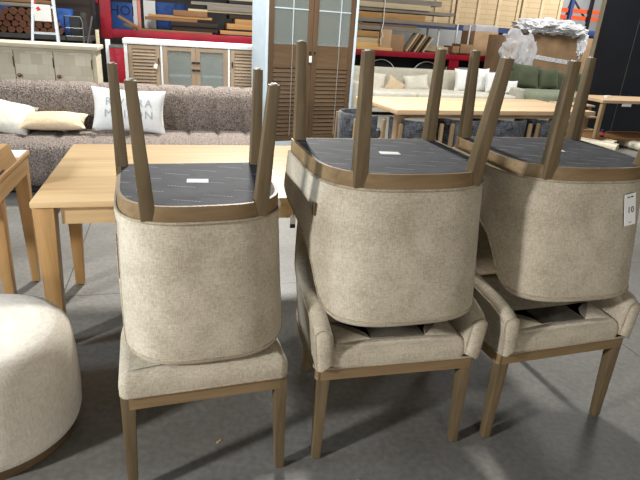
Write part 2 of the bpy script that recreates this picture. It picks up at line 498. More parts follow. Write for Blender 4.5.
AX = 'the armless pair'
side = make_chair(False, 'dining_chair', 'armless taupe dining chair standing upright at the bottom of the stack beside the round pouf', 'stacked dining chairs')
side_up = copy_tree(side); tag(side_up, 'armless taupe dining chair upside down on top of the stack beside the pouf')
arm = make_chair(True, 'dining_armchair', 'low-armed taupe chair standing upright at the bottom of the middle stack', 'stacked dining chairs')
arm_up = copy_tree(arm); tag(arm_up, 'upside-down taupe armchair with a small brown tab on its side, top of the middle stack')
arm2 = copy_tree(arm); tag(arm2, 'low-armed taupe chair standing upright beneath the chair with the white price tag')
arm2_up = copy_tree(arm); tag(arm2_up, 'upside-down taupe armchair with a white price tag on its back')
D = math.radians
side.location = (-.4174, 1.668, 0); side.rotation_euler.z = D(19.0)
side_up.location = (-.432, 1.756, 1.3645); side_up.rotation_euler = (PI, 0, D(19.4))
arm.location = (.2497, 1.8943, 0); arm.rotation_euler.z = D(14.2)
arm_up.location = (.2307, 1.9063, 1.4719); arm_up.rotation_euler = (PI, 0, D(17.1))
arm2.location = (.9158, 2.0859, 0); arm2.rotation_euler.z = D(18.9)
arm2_up.location = (.9307, 2.1751, 1.4719); arm2_up.rotation_euler = (PI, 0, D(15.4))
# sewn brand tab on the raised middle chair
m = MB(); m.box(-.002, .002, -.009, .009, -.022, .022)
tb = m.build('brand_tab', 'tab_brown', arm_up, smooth=0, loc=(-.312, .137, .514), rz=-.21); tag(tb, 'small brown sewn tab')

# price tag on the upside-down chair of the third stack
Mup = Matrix.Translation((.9307, 2.1751, 1.4719)) @ Matrix.Rotation(D(15.4), 4, 'Z')
pt = thing('price_tag', Mup @ Vector((.142, -.307, .96-1.4719)), D(15.4+8), 'white price tag reading 10, fixed to the back of an upside-down armchair', 'price tag')
pt.rotation_euler = (D(-10), D(-8), D(15.4+8))
m = MB(); m.box(-.027, .027, -.001, .001, -.06, .06); m.build('card', 'paper', pt, smooth=0)
Mx = Matrix.Translation((.002, -.0012, -.002)) @ Matrix.Rotation(PI/2, 4, 'X')
letters('10', .034, 'ink', 'number', pt, Mx)
m = MB(); m.box(-.014, -.002, -.0016, -.001, .046, .05); m.box(.002, .014, -.0016, -.001, .046, .051); m.box(-.006, .006, -.0016, -.001, -.05, -.048)
m.build('small_print', 'ink', pt, smooth=0)

# ------------------------------------------------------------------ oak dining table behind the chairs
def tapered_leg(parent, x, y, z1, w1, w0, mat, sx=0, sy=0, name='leg', glide=True):
    # outer corner stays put (sx, sy say which side tapers)
    cx, cy = x+sx*(w1-w0)/2, y+sy*(w1-w0)/2
    m = MB(); a, b = w0/2, w1/2
    m.hull8([(cx-a, cy-a, .006), (cx+a, cy-a, .006), (cx+a, cy+a, .006), (cx-a, cy+a, .006)],
            [(x-b, y-b, z1), (x+b, y-b, z1), (x+b, y+b, z1), (x-b, y+b, z1)], .004)
    lg = m.build(name, mat, parent)
    if glide:
        m = MB(); m.lathe([(w0*.36, 0), (w0*.36, .008)], 14, cx, cy)
        tag(m.build('foot_glide', 'rubber', lg), 'black foot glide')
    return lg

t1 = thing('dining_table', F(0, 0), TH, 'honey oak dining table with square tapered legs behind the stacked chairs', 'table')
m = MB(); m.box(-.612, 1.46, 2.386, 3.55, .724, .752, .006); m.build('tabletop', 'oak_x', t1)
m = MB(); m.box(-.5, 1.35, 2.43, 2.455, .635, .7235); m.build('apron', 'oak_x', t1, smooth=0)
m = MB(); m.box(-.5, 1.35, 3.115, 3.14, .635, .7235); m.build('apron', 'oak_x', t1, smooth=0)
for x in (-.565, 1.39):
    m = MB(); m.box(x, x+.025, 2.5, 3.07, .635, .7235); m.build('apron', 'oak_y', t1, smooth=0)
for x, sx in ((-.565, -1), (1.405, 1)):
    tapered_leg(t1, x, 2.445, .7235, .088, .062, 'oak_z', sx, 0)
    tapered_leg(t1, x-sx*.0, 3.11, .7235, .08, .048, 'oak_z', sx, .4)

# hang tag on a string from the table's apron
m = MB(); m.tube([(0, 0, 0), (.002, -.002, -.02), (.001, -.001, -.045)], .0015, 5)
ht = thing('hang_tag', F(.535, 2.365, .705), TH, 'small white paper tag hanging on a string from the honey oak table', 'tag')
m.build('string', 'ink', ht)
m = MB(); m.prism([(-.013, -.08), (.013, -.08), (.013, -.04), (0, -.028), (-.013, -.04)], -.001, .001); m.build('card', 'paper', ht, smooth=0)
m = MB(); m.prism([(-.013, -.10), (.013, -.10), (.013, -.08), (-.013, -.08)], -.001, .001); m.build('dark_band', 'ink', ht, smooth=0)

# ------------------------------------------------------------------ second oak table at the frame edge
t2 = thing('console_table', F(0, 0), TH, 'oak table with square legs between the pouf and the boucle sofa, carrying a wooden box', 'table')
m = MB(); m.box(-2.05, -.79, 2.50, 3.25, .757, .781, .004); m.build('tabletop', 'oak_y', t2)
m = MB(); m.box(-.812, -.794, 2.60, 3.17, .672, .7565); m.build('apron', 'oak_y', t2, smooth=0)
m = MB(); m.box(-1.95, -.87, 2.51, 2.53, .672, .7565); m.build('apron', 'oak_x', t2, smooth=0)
m = MB(); m.box(-1.95, -.87, 3.20, 3.22, .672, .7565); m.build('apron', 'oak_x', t2, smooth=0)
for x in (-.836, -2.0):
    for y in (2.70, 3.205):
        tapered_leg(t2, x, y, .7565, .075, .04, 'oak_z', 0, -1 if y > 3 else 0)
bx = thing('wooden_box', F(0, 0, 0), TH, 'oak box with a sloping end standing on the table behind the pouf', 'box')
m = MB(); m.loft([[(x, b, z) for b, z in ((2.502, .782), (2.995, .782), (2.892, .893), (2.502, .893))] for x in (-1.15, -.794)])
m.build('box_body', 'oak_y', bx, smooth=0)
m = MB(); m.box(-.7945, -.7925, 2.502, 2.76, .790, .8); m.build('finger_groove', 'plank_dark', bx, smooth=0)
m = MB(); m.box(-1.12, -.80, 3.06, 3.235, .7815, .784); o = m.build('paper_sheet', 'paper', None, smooth=0, loc=F(0, 0), rz=TH)
tag(o, 'white sheet of paper lying on the oak table behind the wooden box', 'paper')

# ------------------------------------------------------------------ pouf
pf = thing('pouf', F(-.712, 1.878), 0, 'round cream fabric pouf on a wooden plinth in front of the oak tables', 'pouf')
R0 = .312
m = MB(); m.lathe([(R0-.028, .0), (R0-.022, .004), (R0-.022, .04)], 56); m.build('plinth', 'brown_door_x', pf)
m = MB()
prof = [(R0-.03, .041), (R0-.008, .05), (R0, .075), (R0+.004, .15), (R0+.002, .28), (R0-.004, .36), (R0-.012, .395), (R0-.032, .42), (R0-.06, .432), (R0-.12, .44), (.06, .444), (.01, .445)]
m.lathe([(r, z*1.05 if z > .06 else z) for r, z in prof], 72); body = m.build('upholstered_body', 'pouf_fabric', pf, smooth=60)
m = MB()
m.tube([((R0+.0022)*math.cos(-1.62), (R0+.0022)*math.sin(-1.62), .06+.3*k/8) for k in range(9)], .0022, 6)
m.build('side_seam', 'piping_fabric', body)

# ------------------------------------------------------------------ channel tufted sofa
sf = thing('boucle_sofa', F(0, 0), TH, 'long taupe boucle sofa with channel tufting, behind the oak tables', 'sofa')
def channelled(prof, x0, x1, seam0, pitch, depth, name, mat, ends=True):
    xs = []; n = int((x1-x0)/.0238)
    for i in range(n+1): xs.append(x0+(x1-x0)*i/n)
    P = [Vector((0, y, z)) for y, z in prof]
    cen = sum(P, Vector())/len(P)
    secs = []
    for x in xs:
        f = ((x-seam0)/pitch) % 1.0
        g = 1-abs(2*f-1)**7            # 0 in the seam
        e = min(x-x0, x1-x) if ends else 1
        er = max(0, 1-e/.09)
        row = []
        for i, v in enumerate(P):
            a, b = P[max(0, i-1)], P[min(len(P)-1, i+1)]
            d = (b-a).normalized(); nrm = Vector((0, -d.z, d.y))
            off = depth*(g-1) - .05*er*er
            w = v + nrm*off
            row.append((x, w.y, w.z))
        secs.append(row)
    m = MB(); m.loft(secs); return m.build(name, mat, sf, smooth=80)
SEAM = .713
seat_prof = [(4.90, .09), (4.875, .2), (4.87, .32), (4.885, .39), (4.93, .435), (5.02, .452), (5.2, .456), (5.4, .455), (5.62, .45), (5.7, .40), (5.7, .09)]
channelled(seat_prof, -3.0, .95, SEAM, .289, .028, 'seat', 'sofa_boucle')
back_prof = [(5.645, .38), (5.635, .5), (5.64, .65), (5.66, .76), (5.70, .825), (5.77, .86), (5.87, .87), (5.99, .85), (6.07, .78), (6.10, .6), (6.10, .09), (5.705, .09)]
channelled(back_prof, -3.0, .90, SEAM, .289, .026, 'backrest', 'sofa_boucle')
m = MB(); m.box(-2.9, .85, 4.95, 6.0, .03, .095); m.build('base', 'black_steel', sf, smooth=0)
for x in (-2.8, -.9, .8):
    for y in (5.0, 5.95):
        m = MB(); m.box(x-.03, x+.03, y-.03, y+.03, 0, .03); m.build('foot', 'black_steel', sf, smooth=0)

def cushion(name, w, h, t, mat, label, cat='cushion', group=None, N=22, pinch=.09, seam=True):
    m = MB(); bm = m.bm; grid = {}
    def shape(u, v):
        px = u*(1-pinch*(1-v*v)*abs(u)**3) ; py = v*(1-pinch*(1-u*u)*abs(v)**3)
        th = t/2*((1-abs(u)**2.4)*(1-abs(v)**2.4))**.55
        return px*w/2, py*h/2, th
    for s in (1, -1):
        for i in range(N+1):
            for j in range(N+1):
                u, v = -1+2*i/N, -1+2*j/N
                border = i in (0, N) or j in (0, N)
                if border and s == -1: grid[(s, i, j)] = grid[(1, i, j)]; continue
                x, z, th = shape(u, v)
                wr = .006*noise.noise(Vector((u*3+w*9, v*3, s*2+h*7))) if not border else 0
                grid[(s, i, j)] = bm.verts.new((x, -s*(th+wr), z + h/2))
    for s in (1, -1):
        for i in range(N):
            for j in range(N):
                q = [grid[(s, i, j)], grid[(s, i+1, j)], grid[(s, i+1, j+1)], grid[(s, i, j+1)]]
                bm.faces.new(q if s == 1 else q[::-1])
    o = m.build(name, mat, None, smooth=80); tag(o, label, cat, group)
    o['shape_w'] = w
    del o['shape_w']
    return o, shape

c, _ = cushion('throw_cushion', .42, .40, .15, 'cream_fabric', 'off-white cushion slumped on the boucle sofa, nearest the oak table with the box')
c.location = F(-1.49, 5.32, .46); c.rotation_euler = (D(-55), D(12), TH)
c, _ = cushion('lumbar_cushion', .56, .32, .13, 'beige_fabric', 'oblong beige cushion lying flat on the boucle sofa')
c.location = F(-1.07, 5.27, .52); c.rotation_euler = (D(-76), 0, TH+.02)
c, shp = cushion('lettered_cushion', .68, .42, .15, 'white_fabric', 'white cushion printed with grey capital letters leaning on the boucle sofa')
c.location = F(-.425, 5.42, .455); c.rotation_euler = (D(-17), D(2.5), TH)
def bend_on(cy):
    def f(co):
        z = co.y+cy
        u, v = co.x/(.68/2), (z-.21)/(.21)
        th = shp(max(-1, min(1, u)), max(-1, min(1, v)))[2]
        return Vector((co.x, -(th+.006)-co.z, z))
    return f
for txt, cy in (('RIVIERA', .275), ('MAISON', .165)):
    letters(txt, .105, 'grey_print', 'lettering', c, Matrix.Identity(4), 0, bend_on(cy), 1.18)

# ------------------------------------------------------------------ limed cabinet
cb = thing('limed_cabinet', F(0, 0), TH, 'low whitewashed wood cabinet with patchwork doors behind the boucle sofa', 'cabinet')
m = MB(); m.box(-2.75, -.80, 6.52, 7.0, .06, 1.125, .004); m.build('carcass', 'limed_frame', cb)
m = MB(); m.box(-2.78, -.77, 6.48, 7.02, 1.126, 1.168, .006); m.build('top', 'limed_frame', cb)
m = MB(); m.box(-2.7, -.85, 6.56, 6.98, 0, .06); m.build('plinth', 'limed_frame', cb, smooth=0)
for k in range(5):
    x1 = -.843-k*.383; x0 = x1-.376
    m = MB(); m.box(x0, x1, 6.50, 6.5195, .10, 1.095, .003); d = m.build('door', 'limed_parquet', cb)
    kx = x1-.335 if k % 2 == 0 else x1-.045
    kx = x0+.035
    m = MB(); m.lathe([(.008, 0), (.008, .012), (.02, .018), (.022, .026), (.012, .032)], 16)
    m.bm.transform(Matrix.Translation((kx, 6.4995, .845)) @ Matrix.Rotation(PI/2, 4, 'X'))
    m.build('knob', 'knob_brass', d)
    m = MB(); m.box(x1-.008, x1+.002, 6.495, 6.4998, .93, 1.03); m.build('hinge', 'dark_metal', d, smooth=0)

# ------------------------------------------------------------------ louvred doors (shared builder)
def slats(m, x0, x1, y0, y1, z0, z1, pitch):
    n = int((z1-z0)/pitch)
    for k in range(n):
        z = z0+(k+.5)*(z1-z0)/n; h = pitch*.42
        m.hull8([(x0, y0, z-h), (x1, y0, z-h), (x1, y0+.008, z-h), (x0, y0+.008, z-h)],
                [(x0, y1-.008, z+h), (x1, y1-.008, z+h), (x1, y1, z+h), (x0, y1, z+h)])

sb = thing('white_sideboard', F(0, 7.67-6.5), TH, 'white sideboard with two glass doors between slatted wooden doors', 'sideboard')
m = MB(); m.box(-.515, 1.12, 6.50, 6.96, 1.205, 1.268, .008); m.build('top', 'white_paint', sb)
m = MB(); m.box(-.505, -.47, 6.51, 6.95, 0, 1.2045); m.build('side_panel', 'white_paint', sb, smooth=0)
m = MB(); m.box(1.075, 1.11, 6.51, 6.95, 0, 1.2045); m.build('side_panel', 'white_paint', sb, smooth=0)
m = MB(); m.box(-.4695, 1.0745, 6.93, 6.95, .05, 1.2045); m.build('back_panel', 'white_paint', sb, smooth=0)
m = MB(); m.box(-.4695, 1.0745, 6.53, 6.9295, .05, .09); m.build('bottom_panel', 'white_paint', sb, smooth=0)
for x in (-.125, .621):
    m = MB(); m.box(x, x+.023, 6.51, 6.929, .0905, 1.2045); m.build('divider', 'white_paint', sb, smooth=0)
m = MB(); m.box(-.1015, .6205, 6.56, 6.929, .80, .825); m.build('shelf', 'cool_white', sb, smooth=0)
def framed_door(parent, x0, x1, y, z0, z1, st, matz, matx, kind, knobx, pitch=.048, rails=()):
    m = MB()
    m.box(x0, x0+st, y, y+.024, z0, z1); m.box(x1-st, x1, y, y+.024, z0, z1)
    d = m.build('door', matz, parent, smooth=0)
    for a, b in [(z0, z0+st), (z1-st, z1)] + list(rails):
        m = MB(); m.box(x0+st, x1-st, y+.001, y+.023, a, b); m.build('rail', matx, d, smooth=0)
    return d
for (x0, x1, kx) in ((-.465, -.131, -.145), (.65, 1.07, .67)):
    d = framed_door(sb, x0, x1, 6.508, .1, 1.195, .045, 'louver_z', 'louver_x', 'louver', kx)
    m = MB(); slats(m, x0+.045, x1-.045, 6.511, 6.531, .146, 1.149, .043); m.build('louvres', 'louver_x', d, smooth=0)
    m = MB(); m.box(x0+.05, x1-.05, 6.533, 6.537, .15, 1.145); m.build('inner_panel', 'plank_dark', d, smooth=0)
    m = MB(); m.bar((kx, 6.495, .96), (kx, 6.495, 1.04), .012); m.bar((kx, 6.508, .97), (kx, 6.495, .97), .01); m.bar((kx, 6.508, 1.03), (kx, 6.495, 1.03), .01); m.build('handle', 'dark_metal', d, smooth=0)
for (x0, x1, kx) in ((-.098, .2575, .235), (.2605, .617, .283)):
    d = framed_door(sb, x0, x1, 6.508, .1, 1.195, .05, 'louver_z', 'louver_x', 'glass', kx)
    m = MB(); m.box(x0+.05, x1-.05, 6.518, 6.522, .15, 1.145); m.build('glass_pane', 'cabinet_glass', d, smooth=0)
    m = MB(); m.box(x0+.04, x1-.04, 6.60, 6.62, 1.075, 1.2); m.build('inner_rail', 'brown_door_x', d, smooth=0)
    for zz in (1.0, .9):
        m = MB(); m.box(kx-.022, kx+.022, 6.49, 6.508, zz-.012, zz+.012, .003); m.build('handle', 'dark_metal', d)
sb.scale = (1.18, 1, .963)
o = thing('hang_tag', F(-.20, 7.66, .93), TH, 'small white tag hanging from the slatted door handle of the white sideboard', 'tag')
m = MB(); m.tube([(.02, 0, .05), (.01, -.003, .02), (0, -.004, 0)], .0015, 5); m.build('string', 'ink', o)
m = MB(); m.box(-.022, .022, -.005, -.003, -.06, .0); q = m.build('card', 'paper', o, smooth=0); q.rotation_euler.y = .4

# ------------------------------------------------------------------ tall display cabinet
vt = thing('display_cabinet', (-.835, 7.0, 0), D(26), 'tall white display cabinet with brown glazed and slatted doors', 'cabinet')
W, DP, HT = 1.27, .55, 2.25
m = MB(); m.box(0, .035, 0, DP, 0, HT, .003); m.build('side_panel', 'cool_white', vt)
m = MB(); m.box(W-.035, W, 0, DP, 0, HT, .003); m.build('side_panel', 'cool_white', vt)
m = MB(); m.box(.0355, W-.0355, 0, DP, HT-.05, HT); m.build('top', 'cool_white', vt, smooth=0)
m = MB(); m.box(.0355, W-.0355, 0.0, DP, 0, .06); m.build('plinth', 'cool_white', vt, smooth=0)
m = MB(); m.box(.0355, W-.0355, DP-.02, DP, .0605, HT-.0505); m.build('back_panel', 'interior_grey', vt, smooth=0)
for z in (1.69, 1.28, .55):
    m = MB(); m.box(.036, W-.036, .05, DP-.0205, z, z+.022); m.build('shelf', 'interior_grey', vt, smooth=0)
for (x0, x1, rodx) in ((.038, W/2-.002, .36), (W/2+.002, W-.038, 1.02)):
    st = .07
    d = framed_door(vt, x0, x1, .004, .065, HT-.055, st, 'brown_door_z', 'brown_door_x', '', 0, rails=((1.0, 1.08),))
    m = MB(); slats(m, x0+st, x1-st, .007, .026, .14, .995, .052); m.build('louvres', 'brown_door_x', d, smooth=0)
    m = MB(); m.box(x0+st-.01, x1-st+.01, .0275, .031, .13, 1.0); m.build('inner_panel', 'plank_dark', d, smooth=0)
    m = MB(); m.box(x0+st, x1-st, .012, .020, 1.0805, 1.285); m.build('wood_panel', 'brown_door_x', d, smooth=0)
    m = MB(); m.box(x0+st, x1-st, .012, .016, 1.2855, HT-.13); m.build('glass_pane', 'cabinet_glass', d, smooth=0)
    m = MB(); m.box(x0+st, x1-st, .006, .0118, 1.698, 1.710); m.box(rodx-.0045, rodx+.0045, .006, .0118, 1.287, HT-.126); m.build('glazing_bars', 'cool_white', d, smooth=0)
    m = MB(); m.box(rodx-.006, rodx+.006, -.003, .0039, .13, 1.28); m.build('tilt_rod', 'plank_grey', d, smooth=0)
    kx = x1-.03 if x0 < .3 else x0+.03
    m = MB(); m.lathe([(.006, 0), (.006, .012), (.013, .018), (.012, .028), (.004, .031)], 14); m.bm.transform(Matrix.Translation((kx, .0038, 1.20)) @ Matrix.Rotation(PI/2, 4, 'X')); m.build('knob', 'dark_metal', d)
vtp = Matrix.Translation((-.835, 7.0, 0)) @ Matrix.Rotation(D(26), 4, 'Z')
o = thing('hang_tag', vtp @ Vector((W/2-.032, -.016, 1.19)), D(26), 'small white tag hanging from the knob of the tall display cabinet', 'tag')
m = MB(); m.tube([(0, -.004, .01), (.001, -.010, -.01), (0, -.012, -.03)], .0015, 5); m.build('string', 'ink', o)
m = MB(); m.box(-.02, .02, -.013, -.011, -.11, -.03); m.build('card', 'paper', o, smooth=0)

# ------------------------------------------------------------------ large dining table with woven chairs
T2R = D(16+6)
t3 = thing('dining_table', F(2.29, 5.35), T2R, 'long pale wood dining table surrounded by dark woven chairs', 'table')
m = MB(); m.box(0, 2.80, 0, 1.08, .70, .75, .006); m.build('tabletop', 'blond_x', t3)
m = MB(); m.box(.15, 2.65, .14, .17, .64, .6995); m.build('apron', 'blond_x', t3, smooth=0)
m = MB(); m.box(.15, 2.65, .91, .94, .64, .6995); m.build('apron', 'blond_x', t3, smooth=0)
for x in (.1, 2.70):
    for y in (.12, .96):
        m = MB(); m.box(x-.045, x+.045, y-.045, y+.045, 0, .6995, .005); m.build('leg', 'blond_z', t3)

wc = thing('woven_chair', (0, 0, 0), 0, '-', 'chair', 'woven chairs at the long table')
def arc_loop(r0, r1, a0, a1, n, z, back=0):
    o_ = [(r0*math.cos(a0+(a1-a0)*k/n), r0*math.sin(a0+(a1-a0)*k/n), z) for k in range(n+1)]
    i_ = [(r1*math.cos(a0+(a1-a0)*k/n), r1*math.sin(a0+(a1-a0)*k/n), z) for k in range(n, -1, -1)]
    return o_+i_
A0, A1 = D(-195), D(15)
m = MB(); m.loft([arc_loop(.262, .225, A0, A1, 24, .30), arc_loop(.272, .232, A0, A1, 24, .42), arc_loop(.278, .24, A0, A1, 24, .62), arc_loop(.272, .246, A0, A1, 24, .635)])
m.build('backrest', 'tweed_dark', wc, smooth=60)
m = MB(); m.lathe([(.2, .36), (.232, .37), (.236, .42), (.225, .455), (.15, .465), (.01, .467)], 36); m.build('seat', 'tweed_dark', wc, smooth=60)
for sx in (-1, 1):
    for (x, y, zt_) in ((sx*.245, -.175, .60), (sx*.27, .13, .60)):
        m = MB(); m.bar((x*1.08, y*1.15, 0), (x*1.06, y*1.1, zt_), .036, .036, .003); m.build('leg', 'blond_z', wc, smooth=0)
def T3(x, y): 
    M3 = Matrix.Translation(F(2.29, 5.35)) @ Matrix.Rotation(T2R, 4, 'Z'); return M3 @ Vector((x, y, 0))
spots = [(.34, .22, 0, 'dark grey woven tub chair at the corner of the long table beside the display cabinet'),
         (.98, .24, .1, 'dark grey woven tub chair at the long table, with a white tag by its leg'),
         (1.60, .24, -.1, 'dark grey woven tub chair near the middle of the long table side'),
         (2.22, .24, .05, 'dark grey woven tub chair at the long table end near the low step shelf'),
         (-.13, .58, -PI/2, 'dark grey woven tub chair at the short end of the long table')]
for i, (x, y, r, lab) in enumerate(spots):
    o = wc if i == 0 else copy_tree(wc)
    o.location = T3(x, y); o.rotation_euler.z = T2R+r; o['label'] = lab
p = T3(.36, -.06)
m = MB(); m.box(-.02, .02, -.001, .001, 0, .075); o = m.build('chair_tag', 'paper', None, smooth=0, loc=(p.x+.0, p.y-.005, .50), rz=T2R)
tag(o, 'small white tag hanging on a woven chair under the long table', 'tag')

# ------------------------------------------------------------------ right-hand console, step shelf, rugs
cn = thing('open_console', F(0, 0), TH, 'oak open console with a low shelf in front of the black wall', 'console table')
m = MB(); m.box(6.33, 8.6, 6.95, 7.62, .705, .75, .005); m.build('top', 'blond_x', cn)
m = MB(); m.box(6.36, 8.57, 6.98, 7.59, .125, .165, .004); m.build('shelf', 'plank_brown', cn)
for x in (6.36, 8.51):
    for y in (6.97, 7.54):
        m = MB(); m.box(x-.03+.03, x+.06, y, y+.06, 0, .7045 if True else 0, .003); m.build('leg', 'blond_z', cn)
for k, (u, v, h) in enumerate(((611, 91, .035), (609, 103, .0))):
    pass
m = MB(); m.box(-.05, .05, -.03, .03, 0, .03, .003); o = m.build('white_carton', 'paper', None, loc=F(6.72, 7.3, .7505), rz=TH); tag(o, 'small white packet lying on the oak open console', 'packet')
m = MB(); m.box(-.085, .085, -.004, .004, 0, .04); o = m.build('shelf_label', 'paper', None, smooth=0, loc=F(6.78, 6.944, .662), rz=TH); tag(o, 'white price strip hanging below the front edge of the oak open console', 'label')
m = MB(); m.lathe([(.028, 0), (.033, .004), (.033, .11), (.028, .118), (.027, .12)], 20); 
o = thing('drink_can', F(6.57, 7.06, .1655), 0, 'small blue and red drink can standing on the console shelf', 'can'); m.build('body', 'navy', o)
m = MB(); m.lathe([(.0335, .035), (.0335, .075)], 20); m.build('printed_band', 'sticker_red', o)

ss = thing('step_shelf', F(0, 0), TH, 'pale oak three-tier shelf between the long table and the open console', 'shelf')
for (x0, x1, z) in ((6.42, 7.06, .545), (6.40, 7.16, .355), (6.40, 7.18, .13)):
    m = MB(); m.box(x0, x1, 7.9, 8.3, z-.03, z, .004); m.build('shelf_board', 'blond_x', ss)
for x in (6.43, 6.98):
    for y in (7.93, 8.23):
        m = MB(); m.box(x, x+.04, y, y+.04, 0, .5149); m.build('leg', 'blond_z', ss, smooth=0)

for k, (a, b, r, l, lab) in enumerate(((6.5, 6.62, .075, .62, 'rolled cream rug nearest the third chair stack under the oak console'), (6.62, 6.80, .08, .7, 'rolled cream rug with a dark bound edge under the oak console'), (7.1, 6.62, .07, .7, 'rolled cream rug lying beside the folded blanket'))):
    rg = thing('rolled_rug', F(a, b, r), TH+.5-.25*k, lab, 'rug')
    m = MB()
    pts = []
    turns = 3.2; n = 60
    for i in range(n+1):
        t = i/n; pts.append(((.018+(r-.018)*t)*math.cos(turns*2*PI*t), (.018+(r-.018)*t)*math.sin(turns*2*PI*t)))
    th = .012
    outer = pts; inner = [(x*(1-th/max(.02, math.hypot(x, z))), z*(1-th/max(.02, math.hypot(x, z)))) for x, z in pts][::-1]
    loop = outer+inner
    m.loft([[(x, -.0, z) for x, z in loop], [(x, l, z) for x, z in loop]]); m.build('rug_body', 'rug_cream', rg, smooth=50)
    if k == 1:
        m = MB(); m.tube([(x, -.004, z) for x, z in pts[30:]], .007, 6); tag(m.build('bound_edge', 'ink', rg), 'dark bound edge')
m = MB()
loops = []
for z, d in ((0, 0), (.03, .02), (.06, .0), (.09, .02), (.115, .01), (.125, -.03)):
    loops.append([(math.copysign(abs(math.cos(t))**.45, math.cos(t))*(.55+d), math.copysign(abs(math.sin(t))**.45, math.sin(t))*(.28+d), z+.008*math.sin(5*t)*(z > 0)) for t in [2*PI*k/48 for k in range(48)]])
m.loft(loops); o = m.build('folded_blanket', 'rug_cream', None, smooth=70, loc=F(7.75, 6.72, 0), rz=TH-.1); tag(o, 'folded cream blanket on the floor under the oak console', 'blanket')

# ------------------------------------------------------------------ black wall at the right
for k in range(3):
    m = MB(); m.box(7.165+.785*k, 7.165+.785*k+.778, 8.36, 8.42, 0, 3.2); o = m.build('wall_right' if k == 0 else 'wall_right.%03d' % k, 'black_panel', None, smooth=0, rz=TH); tag(o, kind='structure')
m = MB(); m.box(7.142, 7.164, 8.35, 8.43, 0, 3.2); tag(m.build('trim_1', 'beige_trim', None, smooth=0, rz=TH), kind='structure')
m = MB(); m.box(7.943, 7.9505, 8.352, 8.366, 0, 3.2); tag(m.build('trim_2', 'grey_steel', None, smooth=0, rz=TH), kind='structure')
m = MB(); m.box(7.17, 9.5, 8.354, 8.3595, .62, .635); tag(m.build('trim_3', 'black_steel', None, smooth=0, rz=TH), kind='structure')

# ------------------------------------------------------------------ sofas beyond the long table
def rbox(m, x0, x1, y0, y1, z0, z1, r):
    m.box(x0, x1, y0, y1, z0, z1, r)
def bsofa(name, a0, a1, b0, b1, zseat, zback, fab, fabseat, label, arms=True):
    s = thing(name, F(0, 0), TH, label, 'sofa')
    m = MB(); m.box(a0+.05, a1-.05, b0+.04, b1-.05, .06, .24, .02); m.build('base', fab, s)
    n = 3; wdt = (a1-a0-.36)/n
    for k in range(n):
        m = MB(); m.box(a0+.18+k*wdt+.004, a0+.18+(k+1)*wdt-.004, b0, b1-.22, .245, zseat, .05); m.build('seat_cushion', fabseat, s, smooth=60)
    m = MB(); m.box(a0, a1, b1-.215, b1, .06, zback, .06); m.build('backrest', fab, s, smooth=60)
    if arms:
        for x in (a0, a1-.17):
            m = MB(); m.box(x, x+.17, b0+.02, b1-.22, .06, .60, .05); m.build('arm', fab, s, smooth=60)
    for x in (a0+.12, a1-.12):
        for y in (b0+.12, b1-.12):
            m = MB(); m.box(x-.03, x+.03, y-.03, y+.03, 0, .06); m.build('foot', 'black_steel', s, smooth=0)
    return s
bsofa('cream_sofa', 3.3, 6.95, 9.75, 10.85, .45, .83, 'grey_sofa_fabric', 'cream_fabric', 'long cream sofa with many cushions beyond the long pale table')

gs = thing('green_sofa', F(0, 0), TH, 'curved olive green sofa with two dark green cushions', 'sofa')
def bean(hw, d0, d1, z, cx=8.15, cy=10.6, n=48):
    out = []
    for k in range(n):
        t = 2*PI*k/n; c, s_ = math.cos(t), math.sin(t)
        x = hw*math.copysign(abs(c)**.7, c); y = (d1 if s_ > 0 else d0)*math.copysign(abs(s_)**.7, s_)
        out.append((cx+x, cy+y, z))
    return out
m = MB(); m.loft([bean(1.0, .62, .55, .05), bean(1.03, .66, .58, .12), bean(1.03, .66, .58, .42), bean(1.0, .63, .55, .475), bean(.9, .53, .46, .495), bean(.5, .3, .3, .50)]); m.build('seat', 'green_pale_fabric', gs, smooth=60)
m = MB()
def bb(r, z):
    o_ = []; i_ = []
    for k in range(29):
        t = D(-8)+D(196)*k/28; o_.append((8.15+(1.12+r)*math.cos(t), 10.72+(.72+r)*math.sin(t), z)); i_.append((8.15+(.92-r)*math.cos(t), 10.72+(.52-r)*math.sin(t), z))
    return o_+i_[::-1]
m.loft([bb(0, .05), bb(0, .75), bb(-.02, .84), bb(-.07, .88)]); m.build('backrest', 'green_fabric', gs, smooth=60)
for x in (7.5, 8.8):
    m = MB(); m.box(x-.03, x+.03, 10.4, 10.46, 0, .05); m.build('foot', 'black_steel', gs, smooth=0)

def put_cushion(u0, v0, u1, v1, b, mat, label, tilt=-18, roll=0, t=.16, group=None, lift=None):
    a0, z1 = meas((u0+u1)/2, v0, b); a_, z0 = meas((u0+u1)/2, v1, b)
    w = meas(u1, v1, b)[0]-meas(u0, v1, b)[0]
    c, _ = cushion('throw_cushion', w, max(.12, (z1-z0)/math.cos(D(tilt))), t, mat, label, 'cushion', group, 14)
    c.location = F((a0+a_)/2, b-.02, z0 if lift is None else lift); c.rotation_euler = (D(tilt), D(roll), TH)
    return c
put_cushion(364, 72, 385, 93, 10.50, 'cream_fabric', 'cream cushion on the cream sofa nearest the display cabinet', roll=8)
c = put_cushion(383, 78, 402, 93, 10.30, 'beige_fabric', 'small tilted beige cushion on the cream sofa', roll=28, t=.12)
put_cushion(405, 75, 430, 91, 10.48, 'cream_fabric', 'wide cream cushion in the middle of the cream sofa', roll=-6)
put_cushion(455, 69, 477, 92, 10.45, 'white_fabric', 'white cushion with a faint grey motif on the cream sofa', tilt=-12)
put_cushion(476, 68, 489, 92, 10.48, 'white_fabric', 'narrow white cushion between two others at the end of the cream sofa', tilt=-8)
put_cushion(486, 72, 498, 93, 10.28, 'white_fabric', 'round-cornered white cushion at the very end of the cream sofa', tilt=-14)
